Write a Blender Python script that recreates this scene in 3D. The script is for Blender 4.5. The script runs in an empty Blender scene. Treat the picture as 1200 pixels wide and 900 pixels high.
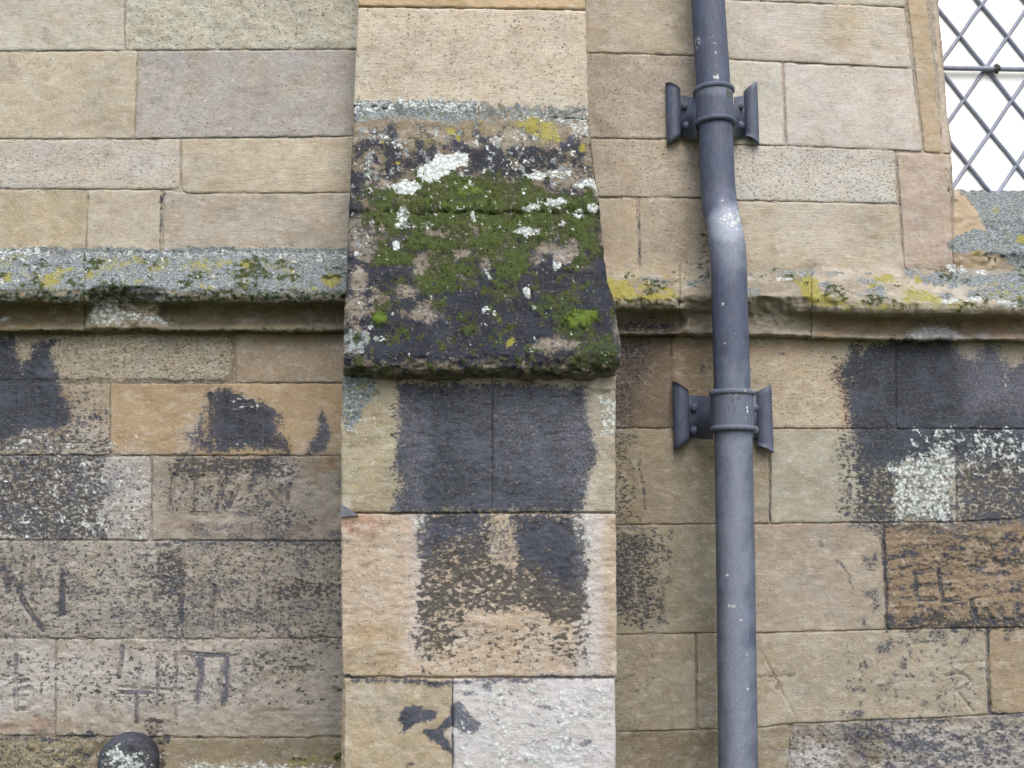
import bpy, math
import numpy as np

S = bpy.context.scene
COL = S.collection
# ------------------------------------------------------------------ camera, sky, sun, exposure
F = 1200.0                       # focal length in photograph pixels (36 mm lens on a 36 mm sensor)
CAM = np.array([0.0, -2.4, 1.6])
PITCH, YAW = math.radians(8.0), math.radians(2.3)
cd = bpy.data.cameras.new('camera')
cam = bpy.data.objects.new('camera', cd)
COL.objects.link(cam)
cam.location = CAM
cam.rotation_euler = (math.pi / 2 + PITCH, 0, -YAW)
cd.sensor_width = 36.0
cd.lens = 36.0
cd.clip_start = 0.02
cd.clip_end = 500.0
S.camera = cam

SUN_EL, SUN_AZ = math.radians(52), math.radians(168)   # azimuth measured clockwise from +Y (the wall faces -Y)
w = bpy.data.worlds.new('World')
S.world = w
w.use_nodes = True
wn = w.node_tree.nodes
sky = wn.new('ShaderNodeTexSky')
sky.sky_type = 'NISHITA'
sky.sun_disc = False
sky.sun_elevation = SUN_EL
sky.sun_rotation = SUN_AZ
sky.dust_density = 4.0
sky.air_density = 1.0
sky.ozone_density = 0.6
bg = wn['Background']
bg.inputs['Strength'].default_value = 0.14
w.node_tree.links.new(sky.outputs[0], bg.inputs['Color'])
sd = bpy.data.lights.new('sun', 'SUN')
sd.energy = 1.15
sd.angle = math.radians(50)
sd.color = (1.0, 0.98, 0.95)
sun = bpy.data.objects.new('sun', sd)
COL.objects.link(sun)
sun.location = (0.5, -3, 5)
sun.rotation_euler = (math.pi / 2 - SUN_EL, 0, math.pi - SUN_AZ)
S.view_settings.view_transform = 'Standard'
S.view_settings.look = 'None'
S.view_settings.exposure = 0.88
S.view_settings.gamma = 1.0
S.view_settings.use_curve_mapping = False
S.render.engine = 'CYCLES'
S.cycles.use_denoising = True
S.cycles.denoiser = 'OPENIMAGEDENOISE'
S.cycles.denoising_input_passes = 'RGB_ALBEDO_NORMAL'
S.cycles.denoising_prefilter = 'ACCURATE'
S.cycles.max_bounces = 5
S.cycles.diffuse_bounces = 3

# ------------------------------------------------------------------ measuring: photograph pixel <-> world
def _rx(a):
    c, s = math.cos(a), math.sin(a)
    return np.array([[1, 0, 0], [0, c, -s], [0, s, c]])
def _rz(a):
    c, s = math.cos(a), math.sin(a)
    return np.array([[c, -s, 0], [s, c, 0], [0, 0, 1]])
RM = _rz(-YAW) @ _rx(math.pi / 2 + PITCH)
def at(px, py, y):
    """world point on the plane of depth y that shows at pixel (px, py) of the 1200 x 900 photograph"""
    px, py, y = np.broadcast_arrays(np.asarray(px, float), np.asarray(py, float), np.asarray(y, float))
    d = np.stack([(px - 600) / F, -(py - 450) / F, -np.ones_like(px)], -1) @ RM.T
    t = (y - CAM[1]) / d[..., 1]
    return CAM + d * t[..., None]
def proj(P):
    c = (np.asarray(P) - CAM) @ RM
    return 600 - F * c[..., 0] / c[..., 2], 450 + F * c[..., 1] / c[..., 2]
def p1(px, py, y):
    return tuple(float(v) for v in at(px, py, y))

# ------------------------------------------------------------------ noise
def _hash(ix, iy, seed):
    h = (ix.astype(np.int64) * 374761393 + iy.astype(np.int64) * 668265263 + seed * 144664633) & 0xFFFFFFFF
    h = ((h ^ (h >> 13)) * 1274126177) & 0xFFFFFFFF
    h = ((h ^ (h >> 16)) * 2246822519) & 0xFFFFFFFF
    return ((h ^ (h >> 15)) & 0xFFFFFF) / float(0xFFFFFF)
def vn(x, y, seed=0):
    x0, y0 = np.floor(x), np.floor(y)
    fx, fy = x - x0, y - y0
    fx = fx * fx * fx * (fx * (fx * 6 - 15) + 10); fy = fy * fy * fy * (fy * (fy * 6 - 15) + 10)
    a, b = _hash(x0, y0, seed), _hash(x0 + 1, y0, seed)
    c, d = _hash(x0, y0 + 1, seed), _hash(x0 + 1, y0 + 1, seed)
    return (a + (b - a) * fx) * (1 - fy) + (c + (d - c) * fx) * fy
def fbm(x, y, o=4, seed=0, g=0.5):
    """fractal noise centred on 0, about -1..1"""
    x = np.asarray(x, float); y = np.asarray(y, float)
    t = np.zeros(np.broadcast(x, y).shape); a = 1.0; n = 0.0
    for i in range(o):
        t += a * (vn(x * 2 ** i + 17.3 * i, y * 2 ** i - 9.1 * i, seed + i) - 0.5) * 2
        n += a; a *= g
    return t / n * 1.5
def sst(a, b, x):
    t = np.clip((x - a) / (b - a), 0, 1)
    return t * t * (3 - 2 * t)
def lin(c):
    c = np.asarray(c, float) / 255.0
    return np.where(c <= 0.04045, c / 12.92, ((c + 0.055) / 1.055) ** 2.4)
ALB, SAT = 0.64, 0.68
def alb(*c):
    """a colour seen on the photograph's evenly lit faces -> surface base colour"""
    c = lin(c); g_ = float(c @ [.3, .55, .15])
    return tuple(float(v) for v in (g_ + (c - g_) * SAT) * ALB * np.array([.955, .985, 1.0]))

# ------------------------------------------------------------------ stains, growths and carving, placed by measured outline
LAYERS = ['soot', 'speck', 'white', 'glich', 'moss', 'yel', 'groove', 'stain', 'haze']
OPS = []      # (scope, layer, kind, points, value, feather, wobble, mode)
def poly(scope, layer, pts, v=1.0, fe=4.0, wob=5.0, mode='max'):
    if layer == 'soot' and mode == 'max' and v >= .6 and fe >= 4 and scope != 'post':
        OPS.append((scope, 'speck', 'poly', np.array(pts, float), .5 * v, fe * 1.6 + 9, wob * 1.5, 'max'))
    OPS.append((scope, layer, 'poly', np.array(pts, float), v, fe * 1.25, wob, mode))
def rect(scope, layer, x0, y0, x1, y1, v=1.0, fe=6.0, wob=6.0, mode='max'):
    poly(scope, layer, [(x0, y0), (x1, y0), (x1, y1), (x0, y1)], v, fe, wob, mode)
def ell(scope, layer, cx, cy, rx, ry, v=1.0, fe=3.0, wob=3.0, mode='max'):
    OPS.append((scope, layer, 'ell', np.array([(cx, cy), (rx, ry)], float), v, fe, wob, mode))
def line(scope, layer, pts, width, v=1.0, fe=1.0, wob=0.8, mode='max'):
    OPS.append((scope, layer, 'line', np.array(pts, float), v, fe, wob, (mode, width)))
def cloud(scope, layer, pts, v, scale, t0, t1, seed, asp=1.0, fe=8.0):
    """broken patches of a growth spread over an area"""
    OPS.append((scope, layer, 'cloud', np.array(pts, float), v, fe, 6.0, ('max', scale, t0, t1, seed, asp)))
def box4(x0, y0, x1, y1): return [(x0, y0), (x1, y0), (x1, y1), (x0, y1)]
def sd_poly(x, y, P):
    d = np.full(x.shape, 1e9); ins = np.zeros(x.shape, bool)
    n = len(P)
    for i in range(n):
        a, b = P[i], P[(i + 1) % n]
        e = b - a
        wx, wy = x - a[0], y - a[1]
        t = np.clip((wx * e[0] + wy * e[1]) / (e @ e + 1e-9), 0, 1)
        d = np.minimum(d, (wx - e[0] * t) ** 2 + (wy - e[1] * t) ** 2)
        if a[1] != b[1]:
            c = (a[1] > y) != (b[1] > y)
            ins ^= c & (x < (b[0] - a[0]) * (y - a[1]) / (b[1] - a[1]) + a[0])
    return np.where(ins, -1, 1) * np.sqrt(d)
def sd_line(x, y, P):
    d = np.full(x.shape, 1e9)
    for a, b in zip(P[:-1], P[1:]):
        e = b - a
        wx, wy = x - a[0], y - a[1]
        t = np.clip((wx * e[0] + wy * e[1]) / (e @ e + 1e-9), 0, 1)
        d = np.minimum(d, (wx - e[0] * t) ** 2 + (wy - e[1] * t) ** 2)
    return np.sqrt(d)
def paint(scope, px, py, base):
    """base: (...,3) start colour. returns dict of layer arrays and the colour after colour patches"""
    M = {l: np.zeros(px.shape) for l in LAYERS}
    base = np.array(base, float)
    if base.ndim == 1:
        base = np.broadcast_to(base, px.shape + (3,)).copy()
    wx = fbm(px / 22, py / 22, 3, 11) + 0.5 * fbm(px / 5, py / 5, 2, 12)
    wy = fbm(px / 22, py / 22, 3, 21) + 0.5 * fbm(px / 5, py / 5, 2, 22)
    x0, x1, y0, y1 = px.min(), px.max(), py.min(), py.max()
    for sc, layer, kind, P, v, fe, wob, mode in OPS:
        if sc != scope:
            continue
        m = fe * 2 + wob * 2.5 + 8
        if kind == 'ell':
            bx0, by0 = P[0] - P[1]; bx1, by1 = P[0] + P[1]
        else:
            bx0, by0 = P.min(0); bx1, by1 = P.max(0)
        if kind == 'line':
            m += mode[1]
        if bx1 + m < x0 or bx0 - m > x1 or by1 + m < y0 or by0 - m > y1:
            continue
        s = (px > bx0 - m) & (px < bx1 + m) & (py > by0 - m) & (py < by1 + m)
        if not s.any():
            continue
        X, Y = px[s] + wob * wx[s], py[s] + wob * wy[s]
        if kind == 'poly':
            k = sst(fe, -fe, sd_poly(X, Y, P)); md = mode
        elif kind == 'cloud':
            md, sc_, t0, t1, sd0, asp = mode
            k = sst(fe, -fe, sd_poly(X, Y, P)) * sst(t0, t1, fbm(px[s] / sc_ / asp, py[s] / sc_, 4, sd0, .6))
        elif kind == 'ell':
            r = np.sqrt(((X - P[0, 0]) / P[1, 0]) ** 2 + ((Y - P[0, 1]) / P[1, 1]) ** 2)
            k = sst(fe, -fe, (r - 1) * min(P[1])); md = mode
        else:
            md, wid = mode
            k = sst(wid / 2 + fe, max(0.0, wid / 2 - fe), sd_line(X, Y, P))
        if isinstance(layer, tuple):
            base[s] += (np.array(layer) - base[s]) * (k * v)[:, None]
        elif md == 'max':
            M[layer][s] = np.maximum(M[layer][s], k * v)
        elif md == 'add':
            M[layer][s] = np.clip(M[layer][s] + k * v, 0, 1)
        else:
            M[layer][s] *= 1 - k * v
    return M, base

# --- left wall
W = 'wall'
poly(W, 'soot', [(-60, 396), (4, 393), (18, 396), (22, 415), (30, 421), (45, 408), (54, 396), (64, 398), (67, 425), (69, 450), (80, 470), (85, 490), (80, 503), (40, 508), (0, 520), (-60, 520)], 1, 6, 7)
rect(W, 'speck', 60, 440, 128, 534, .38, 14, 10)
rect(W, 'speck', -60, 505, 128, 536, .5, 8, 8)
poly(W, 'white', [(-20, 515), (40, 505), (80, 508), (85, 530), (-20, 533)], .40, 10, 8)
poly(W, 'soot', [(-60, 500), (60, 500), (86, 508), (80, 534), (-60, 534)], .56, 9, 8)
rect(W, 'haze', 90, 495, 126, 532, .35, 12, 8)
poly(W, 'soot', [(248, 460), (262, 452), (277, 459), (292, 466), (305, 470), (319, 480), (326, 500), (328, 530), (248, 531)], 1, 5, 5)
poly(W, 'soot', [(247, 470), (240, 482), (230, 500), (206, 536), (250, 536)], .84, 11, 9)
poly(W, 'soot', [(326, 490), (333, 505), (340, 536), (320, 536)], .9, 8, 6)
poly(W, 'haze', [(210, 505), (232, 480), (240, 470), (238, 505), (222, 534), (205, 534)], .3, 8, 6)
line(W, 'white', [(268, 470), (300, 467), (303, 478), (270, 482)], 2, .6, 1.5, 3)
rect(W, 'white', 262, 519, 312, 529, .35, 4, 4)
poly(W, 'soot', [(376, 478), (382, 495), (386, 520), (386, 530), (358, 533), (366, 508)], 1, 5, 4)
poly(W, 'haze', [(375, 474), (388, 505), (392, 534), (345, 534), (350, 512), (362, 512)], .22, 6, 4)
rect(W, 'speck', -60, 534, 125, 634, .60, 7, 6)
rect(W, 'speck', 118, 536, 178, 634, .36, 12, 6)
rect(W, 'haze', 80, 536, 176, 600, .42, 18, 10)
rect(W, 'white', 95, 538, 176, 610, .20, 16, 10)
ell(W, 'soot', 42, 608, 10, 7, .8, 4, 4); ell(W, 'soot', 74, 622, 10, 5, .7, 4, 4); ell(W, 'soot', 2, 604, 6, 8, .8, 3, 3)
ell(W, 'soot', 25, 620, 12, 5, .7, 4, 4); ell(W, 'soot', 110, 622, 8, 6, .6, 4, 4)
line(W, 'soot', [(-20, 535), (60, 536), (128, 535)], 4, .75, 3, 3)
rect(W, 'speck', 200, 536, 345, 562, .62, 8, 6)
poly(W, 'soot', [(300, 538), (326, 536), (322, 555), (296, 572), (286, 570)], .7, 6, 5)
poly(W, 'haze', [(322, 540), (345, 536), (348, 556), (335, 572), (322, 566)], .5, 8, 4)
rect(W, 'stain', 180, 536, 405, 636, .24, 14, 12)
rect(W, 'speck', 180, 562, 320, 605, .40, 14, 10)
rect(W, 'speck', 305, 600, 365, 620, .5, 8, 8)
rect(W, 'haze', 335, 560, 395, 590, .22, 14, 10)
ell(W, alb(168, 128, 84), 385, 545, 14, 8, .6, 5, 4); ell(W, alb(160, 118, 76), 370, 622, 32, 8, .7, 6, 5); ell(W, alb(165, 125, 82), 250, 620, 60, 7, .6, 6, 5)
line(W, 'soot', [(180, 636), (240, 637), (300, 634), (340, 636), (400, 640)], 3, .75, 3, 3)
poly(W, 'soot', [(300, 632), (330, 620), (345, 630), (395, 634), (395, 642), (310, 642)], .68, 4, 4)
rect(W, 'stain', -60, 634, 405, 750, .2, 10, 6)
rect(W, 'speck', -60, 634, 405, 752, .37, 6, 5)
rect(W, 'speck', 320, 678, 392, 705, .62, 12, 8)
rect(W, 'speck', 180, 640, 215, 700, .6, 8, 8)
rect(W, 'speck', 330, 745, 400, 760, .5, 6, 6)
rect(W, 'stain', 330, 740, 402, 775, .5, 10, 6)
rect(W, 'speck', -60, 752, 310, 830, .32, 12, 10)
rect(W, 'speck', 300, 758, 380, 800, .40, 14, 10)
rect(W, 'haze', -10, 755, 300, 832, .42, 16, 14)
rect(W, 'haze', 320, 765, 395, 785, .3, 10, 8)
rect(W, 'stain', 385, 745, 402, 900, .4, 8, 4)
ell(W, alb(165, 132, 100), 30, 850, 60, 9, .7, 6, 5)
line(W, 'soot', [(-20, 863), (25, 864), (60, 866), (110, 863)], 3, .8, 2.5, 3)
ell(W, 'soot', 104, 861, 5, 4, .9, 2, 2); ell(W, 'soot', 56, 868, 8, 4, .9, 2, 3); ell(W, 'soot', 197, 865, 4, 6, .9, 2, 2)
ell(W, 'soot', 234, 862, 5, 3, .9, 2, 2); ell(W, 'speck', 184, 846, 14, 4, .8, 3, 3)
rect(W, 'speck', -40, 866, 112, 910, .38, 8, 6)
rect(W, 'yel', -40, 868, 112, 910, .18, 8, 6)
rect(W, 'speck', 166, 850, 196, 905, .5, 6, 5)
rect(W, 'white', 215, 893, 400, 930, .55, 6, 4)
rect(W, 'yel', 338, 884, 402, 897, .45, 5, 4)
ell(W, 'moss', 350, 888, 12, 3, .6, 2, 2); ell(W, 'moss', 397, 886, 5, 5, .7, 2, 2)
rect(W, 'white', 170, 412, 272, 447, .22, 14, 10); rect(W, 'white', 120, 400, 272, 448, .12, 10, 8)
rect(W, 'speck', 320, 398, 395, 435, .22, 14, 10)
rect(W, 'yel', -40, 160, 155, 166, .12, 4, 2)
# string course, left
rect(W, 'glich', -600, 290, 440, 341, .9, 3, 2); rect(W, 'glich', -600, 338, 440, 353, .62, 4, 3); rect(W, 'stain', -600, 339, 440, 392, .35, 4, 3)
rect(W, 'white', -60, 288, 60, 300, .55, 4, 2); rect(W, 'white', 84, 294, 440, 303, .42, 4, 2)
rect(W, 'moss', -600, 339, 97, 356, .48, 4, 3); rect(W, 'moss', 185, 340, 440, 356, .46, 4, 3); rect(W, 'moss', 92, 336, 165, 352, .55, 5, 5)
for x_, y_, a_, b_, v_ in [(7, 325, 5, 4, .9), (58, 329, 13, 8, .8), (70, 320, 8, 6, .7), (82, 317, 8, 4, .7), (108, 321, 8, 4, .85), (128, 312, 8, 4, .6), (165, 331, 5, 3, .8), (162, 304, 12, 5, .55), (180, 314, 14, 5, .6), (225, 308, 16, 5, .5), (255, 311, 18, 5, .5), (289, 312, 9, 5, .85), (300, 310, 18, 5, .5), (388, 326, 13, 7, .95), (340, 320, 14, 5, .4), (20, 310, 14, 5, .35), (45, 338, 40, 3, .5), (145, 303, 20, 4, .4), (190, 308, 10, 5, .6)]:
    ell(W, 'yel', x_, y_, a_, b_, v_, 3, 3)
for x_, y_, a_, b_, v_ in [(290, 322, 26, 4, .7), (60, 312, 16, 6, .35), (25, 305, 14, 5, .3), (230, 318, 18, 4, .45), (340, 312, 20, 4, .45), (180, 308, 16, 5, .5), (120, 330, 26, 4, .4), (395, 312, 12, 5, .4)]:
    ell(W, 'moss', x_, y_, a_, b_, v_, 4, 4)
poly(W, 'white', [(98, 378), (112, 350), (135, 352), (150, 364), (190, 370), (212, 376), (205, 382), (98, 383)], .58, 5, 5)
rect(W, 'speck', 112, 340, 190, 372, .4, 6, 5)
ell(W, 'white', 4, 374, 9, 4, .6, 3, 3)
rect(W, 'yel', -40, 362, 98, 372, .25, 4, 4); rect(W, 'yel', 200, 370, 270, 377, .3, 4, 4)
line(W, 'moss', [(-40, 387), (60, 388), (400, 387)], 3, .45, 2, 2)
line(W, 'yel', [(-60, 395), (120, 394)], 5, .12, 4, 3)
cloud(W, 'soot', box4(-60, 470, 130, 534), .8, 5, .25, .5, 211); cloud(W, 'soot', box4(-60, 534, 130, 634), .72, 8, .18, .5, 212, 1.2)
cloud(W, 'white', box4(-60, 505, 178, 634), .55, 6, .25, .5, 213); cloud(W, 'soot', box4(-60, 636, 405, 752), .55, 7, .3, .55, 214, 1.3)
cloud(W, alb(188, 176, 160), box4(-60, 536, 405, 840), .55, 10, .15, .5, 215, 1.5); cloud(W, 'soot', box4(200, 536, 340, 600), .6, 7, .2, .5, 216)
cloud(W, 'speck', box4(-60, 755, 400, 830), .5, 9, .1, .5, 217, 1.4); cloud(W, 'soot', box4(-60, 864, 112, 910), .7, 9, .35, .6, 218, 1.4)
cloud(W, 'glich', box4(-60, 293, 440, 345), .0, 9, .35, .6, 208); cloud(W, 'moss', box4(-300, 298, 440, 340), .62, 9, .12, .5, 219, 2.4); cloud(W, 'yel', box4(-300, 298, 440, 340), .5, 12, .2, .55, 222, 2.0); cloud(W, 'white', box4(-300, 293, 440, 340), .5, 6, .4, .7, 220, 1.6)
# --- right wall
cloud(W, 'soot', box4(990, 500, 1430, 614), .85, 7, .05, .4, 231); cloud(W, 'white', box4(1060, 500, 1430, 560), .7, 6, .2, .45, 232)
cloud(W, 'soot', box4(1036, 616, 1430, 740), .7, 7, .12, .45, 233, 2.4); cloud(W, 'soot', box4(1000, 850, 1430, 930), .75, 8, .25, .5, 234, 1.3)
cloud(W, 'soot', box4(985, 745, 1160, 842), .6, 7, .4, .6, 235); cloud(W, 'soot', box4(722, 616, 790, 740), .6, 8, .2, .5, 236)
cloud(W, alb(192, 180, 158), box4(722, 500, 985, 930), .35, 14, .1, .5, 237, 1.6)
poly(W, 'soot', [(984, 424), (990, 410), (1004, 402), (1014, 409), (1024, 404), (1036, 400), (1060, 397), (1118, 398), (1126, 414), (1137, 422), (1146, 412), (1150, 399), (1162, 401), (1172, 418), (1185, 427), (1197, 420), (1430, 410), (1430, 556), (1300, 560), (1190, 548), (1110, 540), (1040, 548), (1004, 536), (994, 505), (987, 460)], 1, 11, 6)
poly(W, 'haze', [(1120, 410), (1150, 402), (1178, 425), (1200, 424), (1430, 420), (1430, 490), (1140, 480)], .5, 18, 8)
line(W, 'white', [(1172, 418), (1182, 440), (1176, 460)], 3, .4, 3, 4)
rect(W, 'white', 1080, 492, 1430, 508, .12, 8, 6)
rect(W, 'speck', 1000, 520, 1066, 613, .62, 8, 6)
rect(W, 'soot', 1000, 600, 1052, 622, .6, 6, 5)
poly(W, 'white', [(1046, 540), (1066, 528), (1090, 520), (1100, 510), (1115, 512), (1121, 540), (1121, 612), (1048, 612)], .58, 14, 10)
rect(W, 'white', 1047, 540, 1066, 612, .68, 10, 7)
rect(W, 'white', 1105, 510, 1120, 530, .5, 6, 5)
rect(W, 'white', 1122, 506, 1430, 545, .42, 14, 12)
rect(W, 'speck', 1122, 540, 1430, 613, .62, 8, 6)
rect(W, 'haze', 1122, 562, 1430, 610, .2, 12, 6)
rect(W, 'speck', 1050, 540, 1120, 612, .58, 8, 5)
ell(W, 'soot', 1162, 607, 14, 7, .9, 3, 4)
line(W, 'soot', [(1000, 614), (1060, 618), (1120, 618), (1160, 612), (1430, 612)], 9, .62, 5, 5)
rect(W, 'stain', 1038, 614, 1430, 740, .18, 8, 8)
for y_, a_, v_ in [(632, 5, .56), (646, 6, .46), (656, 6, .6), (672, 5, .36), (690, 6, .4), (706, 6, .44), (722, 9, .66), (732, 6, .66)]:
    poly(W, 'speck', [(1040, y_ + 6), (1120, y_ - 2), (1430, y_ - 4), (1430, y_ + a_ * 1.6 - 4), (1120, y_ + a_ * 1.6), (1040, y_ + a_ * 1.4 + 5)], v_, 5, 6)
rect(W, 'speck', 1038, 620, 1430, 738, .30, 6, 4)
poly(W, 'soot', [(1008, 618), (1034, 618), (1036, 632), (1012, 624)], .7, 4, 4)
poly(W, 'soot', [(1008, 646), (1018, 652), (1030, 640), (1033, 658), (1022, 670), (1012, 660)], .62, 4, 4)
poly(W, 'soot', [(1011, 690), (1028, 688), (1030, 714), (1022, 718), (1020, 700), (1010, 697)], .62, 4, 3)
line(W, 'soot', [(1035, 616), (1038, 660), (1039, 735)], 4, .8, 3, 3); ell(W, 'soot', 1042, 727, 6, 10, .8, 3, 3)
ell(W, 'soot', 1011, 727, 4, 6, .6, 3, 3)
line(W, 'soot', [(980, 660), (992, 673), (999, 690)], 2, .7, 2, 3)
rect(W, 'speck', 985, 640, 1036, 735, .14, 10, 8)
rect(W, 'speck', 1000, 745, 1155, 842, .24, 14, 12)
for x_, y_, a_, b_ in [(1036, 762, 8, 6), (1056, 780, 6, 8), (1040, 804, 6, 4), (1007, 806, 10, 4), (1066, 768, 4, 5), (1130, 752, 6, 8), (1100, 745, 10, 6), (1183, 748, 5, 7), (1006, 838, 10, 7), (1030, 802, 5, 4), (1085, 824, 3, 3), (1115, 788, 12, 3), (1080, 752, 24, 3), (1050, 756, 10, 3)]:
    ell(W, 'soot', x_, y_, a_, b_, .62, 3, 4)
line(W, 'soot', [(1157, 735), (1158, 790), (1160, 838)], 4, .85, 2, 2)
rect(W, 'moss', 1159, 780, 1166, 830, .25, 3, 3)
line(W, 'soot', [(1020, 847), (1060, 846), (1110, 843)], 5, .8, 3, 4)
line(W, 'soot', [(1160, 838), (1200, 836), (1430, 836)], 5, .75, 3, 3)
poly(W, 'soot', [(985, 850), (1026, 846), (1028, 866), (1015, 876), (1010, 898), (1000, 880), (985, 872)], .6, 8, 6)
rect(W, 'speck', 925, 848, 1000, 905, .36, 8, 8)
rect(W, 'speck', 1005, 850, 1200, 912, .42, 8, 8)
rect(W, 'haze', 1040, 850, 1430, 930, .3, 12, 8)
for x_, y_, a_, b_ in [(1052, 873, 12, 6), (1093, 876, 10, 6), (1080, 888, 8, 5), (1110, 888, 16, 5), (1128, 885, 6, 8), (1145, 866, 5, 5), (1168, 852, 6, 7), (1190, 860, 4, 5), (1150, 878, 6, 8), (1183, 876, 6, 6), (1199, 866, 5, 6), (1042, 898, 10, 6), (1012, 885, 5, 12), (1170, 845, 5, 4)]:
    ell(W, 'soot', x_, y_, a_, b_, .75, 3, 4)
ell(W, alb(196, 196, 200), 955, 885, 34, 12, .7, 5, 5)
ell(W, 'white', 950, 892, 26, 8, .35, 5, 5)
# the soot stain beside the buttress
poly(W, 'soot', [(700, 394), (765, 394), (770, 420), (750, 470), (735, 520), (700, 520)], .52, 16, 6)
rect(W, 'stain', 700, 394, 785, 500, .6, 12, 6)
rect(W, 'stain', 700, 500, 770, 615, .42, 16, 6)
rect(W, 'speck', 700, 505, 752, 615, .45, 14, 8)
line(W, 'soot', [(750, 540), (757, 600)], 2, .6, 2, 2); line(W, 'soot', [(741, 535), (745, 568)], 3, .4, 3, 3)
line(W, 'soot', [(700, 617), (770, 617)], 4, .6, 3, 3)
rect(W, 'speck', 700, 618, 775, 735, .55, 20, 10)
poly(W, 'soot', [(700, 620), (745, 620), (758, 640), (735, 665), (742, 700), (728, 730), (700, 730)], .55, 9, 8)
rect(W, 'stain', 700, 618, 835, 745, .3, 22, 8)
rect(W, 'stain', 700, 745, 790, 905, .28, 24, 8)
rect(W, 'speck', 700, 745, 780, 905, .25, 24, 8)
line(W, 'soot', [(722, 798), (743, 790)], 3, .6, 2, 2)
ell(W, alb(176, 140, 104), 800, 430, 16, 26, .4, 8, 6); ell(W, 'soot', 823, 430, 5, 6, .6, 3, 3)
ell(W, alb(205, 160, 115), 925, 412, 40, 8, .5, 6, 4); ell(W, 'soot', 917, 416, 7, 2, .7, 2, 2)
line(W, alb(205, 150, 110), [(985, 425), (990, 500)], 6, .5, 4, 3); rect(W, 'speck', 978, 415, 1000, 612, .45, 6, 5)
rect(W, 'stain', 722, 373, 792, 394, .7, 8, 3); rect(W, 'soot', 722, 376, 790, 392, .62, 8, 3)
rect(W, 'soot', 1065, 374, 1130, 390, .5, 9, 3)
# string course, right
rect(W, alb(176, 140, 98), 955, 366, 1430, 397, .75, 5, 2)
poly(W, 'yel', [(712, 328), (735, 330), (745, 342), (798, 346), (800, 353), (770, 354), (712, 352)], 1, 4, 4)
rect(W, 'yel', 745, 328, 765, 340, .7, 4, 4); rect(W, 'yel', 775, 335, 792, 342, .8, 3, 4)
rect(W, 'yel', 712, 312, 835, 330, .25, 8, 6)
rect(W, 'moss', 722, 350, 795, 362, .42, 4, 4)
poly(W, 'yel', [(930, 330), (945, 322), (958, 326), (962, 340), (985, 352), (1000, 356), (975, 362), (955, 356), (942, 346)], 1, 5, 4)
ell(W, 'yel', 1037, 329, 11, 5, .95, 3, 3); ell(W, 'yel', 1022, 336, 6, 4, .9, 3, 3); ell(W, 'yel', 1075, 327, 6, 5, .7, 3, 3)
poly(W, 'yel', [(1045, 334), (1090, 338), (1105, 346), (1130, 352), (1100, 356), (1050, 352), (1062, 344)], .75, 5, 4)
rect(W, 'yel', 985, 352, 1140, 364, .55, 5, 4); rect(W, 'yel', 1140, 335, 1210, 360, .4, 8, 6)
for x_, y_, a_, b_, v_ in [(1097, 327, 20, 6, 1), (1118, 332, 10, 5, .9), (1150, 326, 30, 7, .85), (1160, 345, 34, 10, .8), (1071, 342, 8, 3, .9), (1110, 344, 10, 5, .9), (1190, 340, 22, 16, .85), (1260, 340, 60, 22, .9), (925, 322, 18, 5, .6)]:
    ell(W, 'glich', x_, y_, a_, b_, v_, 3, 4)
for x_, y_, a_, b_ in [(912, 328, 4, 3), (922, 330, 5, 3), (1115, 315, 6, 4), (1128, 316, 5, 3), (1150, 318, 8, 3), (1108, 352, 5, 3), (1118, 352, 6, 3), (1180, 356, 14, 4), (1140, 352, 10, 3)]:
    ell(W, 'white', x_, y_, a_, b_, .8, 2, 2)
rect(W, 'moss', 1130, 350, 1430, 364, .4, 5, 5)
poly(W, 'white', [(1062, 394), (1080, 383), (1105, 384), (1128, 392), (1125, 397), (1065, 397)], .62, 4, 2)
poly(W, 'haze', [(1060, 395), (1080, 382), (1110, 384), (1132, 394), (1125, 398)], .85, 4, 2)
ell(W, 'haze', 1150, 392, 7, 4, .7, 3, 2)
rect(W, 'moss', 800, 305, 836, 313, .35, 4, 4); rect(W, 'yel', 880, 306, 960, 312, .35, 4, 3); rect(W, 'yel', 712, 304, 830, 311, .3, 4, 3)
rect(W, 'moss', 822, 240, 840, 312, .35, 6, 4)
# sill
poly(W, 'glich', [(1124, 218), (1430, 218), (1430, 322), (1192, 322), (1172, 302), (1158, 275), (1150, 258), (1138, 240)], 1, 3, 3)
poly(W, 'glich', [(1111, 290), (1118, 276), (1138, 270), (1160, 272), (1180, 300), (1150, 297), (1128, 297)], 1, 3, 3)
ell(W, 'yel', 1166, 248, 6, 4, .7, 3, 3); ell(W, 'yel', 1196, 282, 8, 5, .9, 3, 3); ell(W, 'yel', 1142, 299, 8, 4, .8, 3, 3); ell(W, 'moss', 1160, 302, 20, 4, .5, 4, 4)
poly(W, 'speck', [(1122, 222), (1130, 224), (1154, 256), (1150, 256)], .6, 2, 2)
rect(W, 'moss', 1110, 195, 1121, 240, .35, 3, 3)
line(W, 'stain', [(1116, 256), (1152, 256)], 4, .7, 3, 2)
poly(W, 'stain', [(693, 130), (706, 132), (731, 156), (726, 163), (702, 158)], .8, 4, 3)
rect(W, 'stain', 798, 185, 830, 300, .35, 10, 8); rect(W, 'speck', 790, 185, 828, 235, .2, 10, 8)
rect(W, 'stain', 690, 62, 740, 310, .25, 16, 8)
for x_, y_, a_, b_, v_ in [(1000, 40, 20, 34, .35), (900, 120, 20, 40, .0), (960, 150, 40, 16, .0)]:
    if v_: ell(W, alb(200, 172, 132), x_, y_, a_, b_, v_, 8, 8)
ell(W, alb(212, 190, 150), 985, 30, 24, 30, .6, 7, 7)
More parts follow.
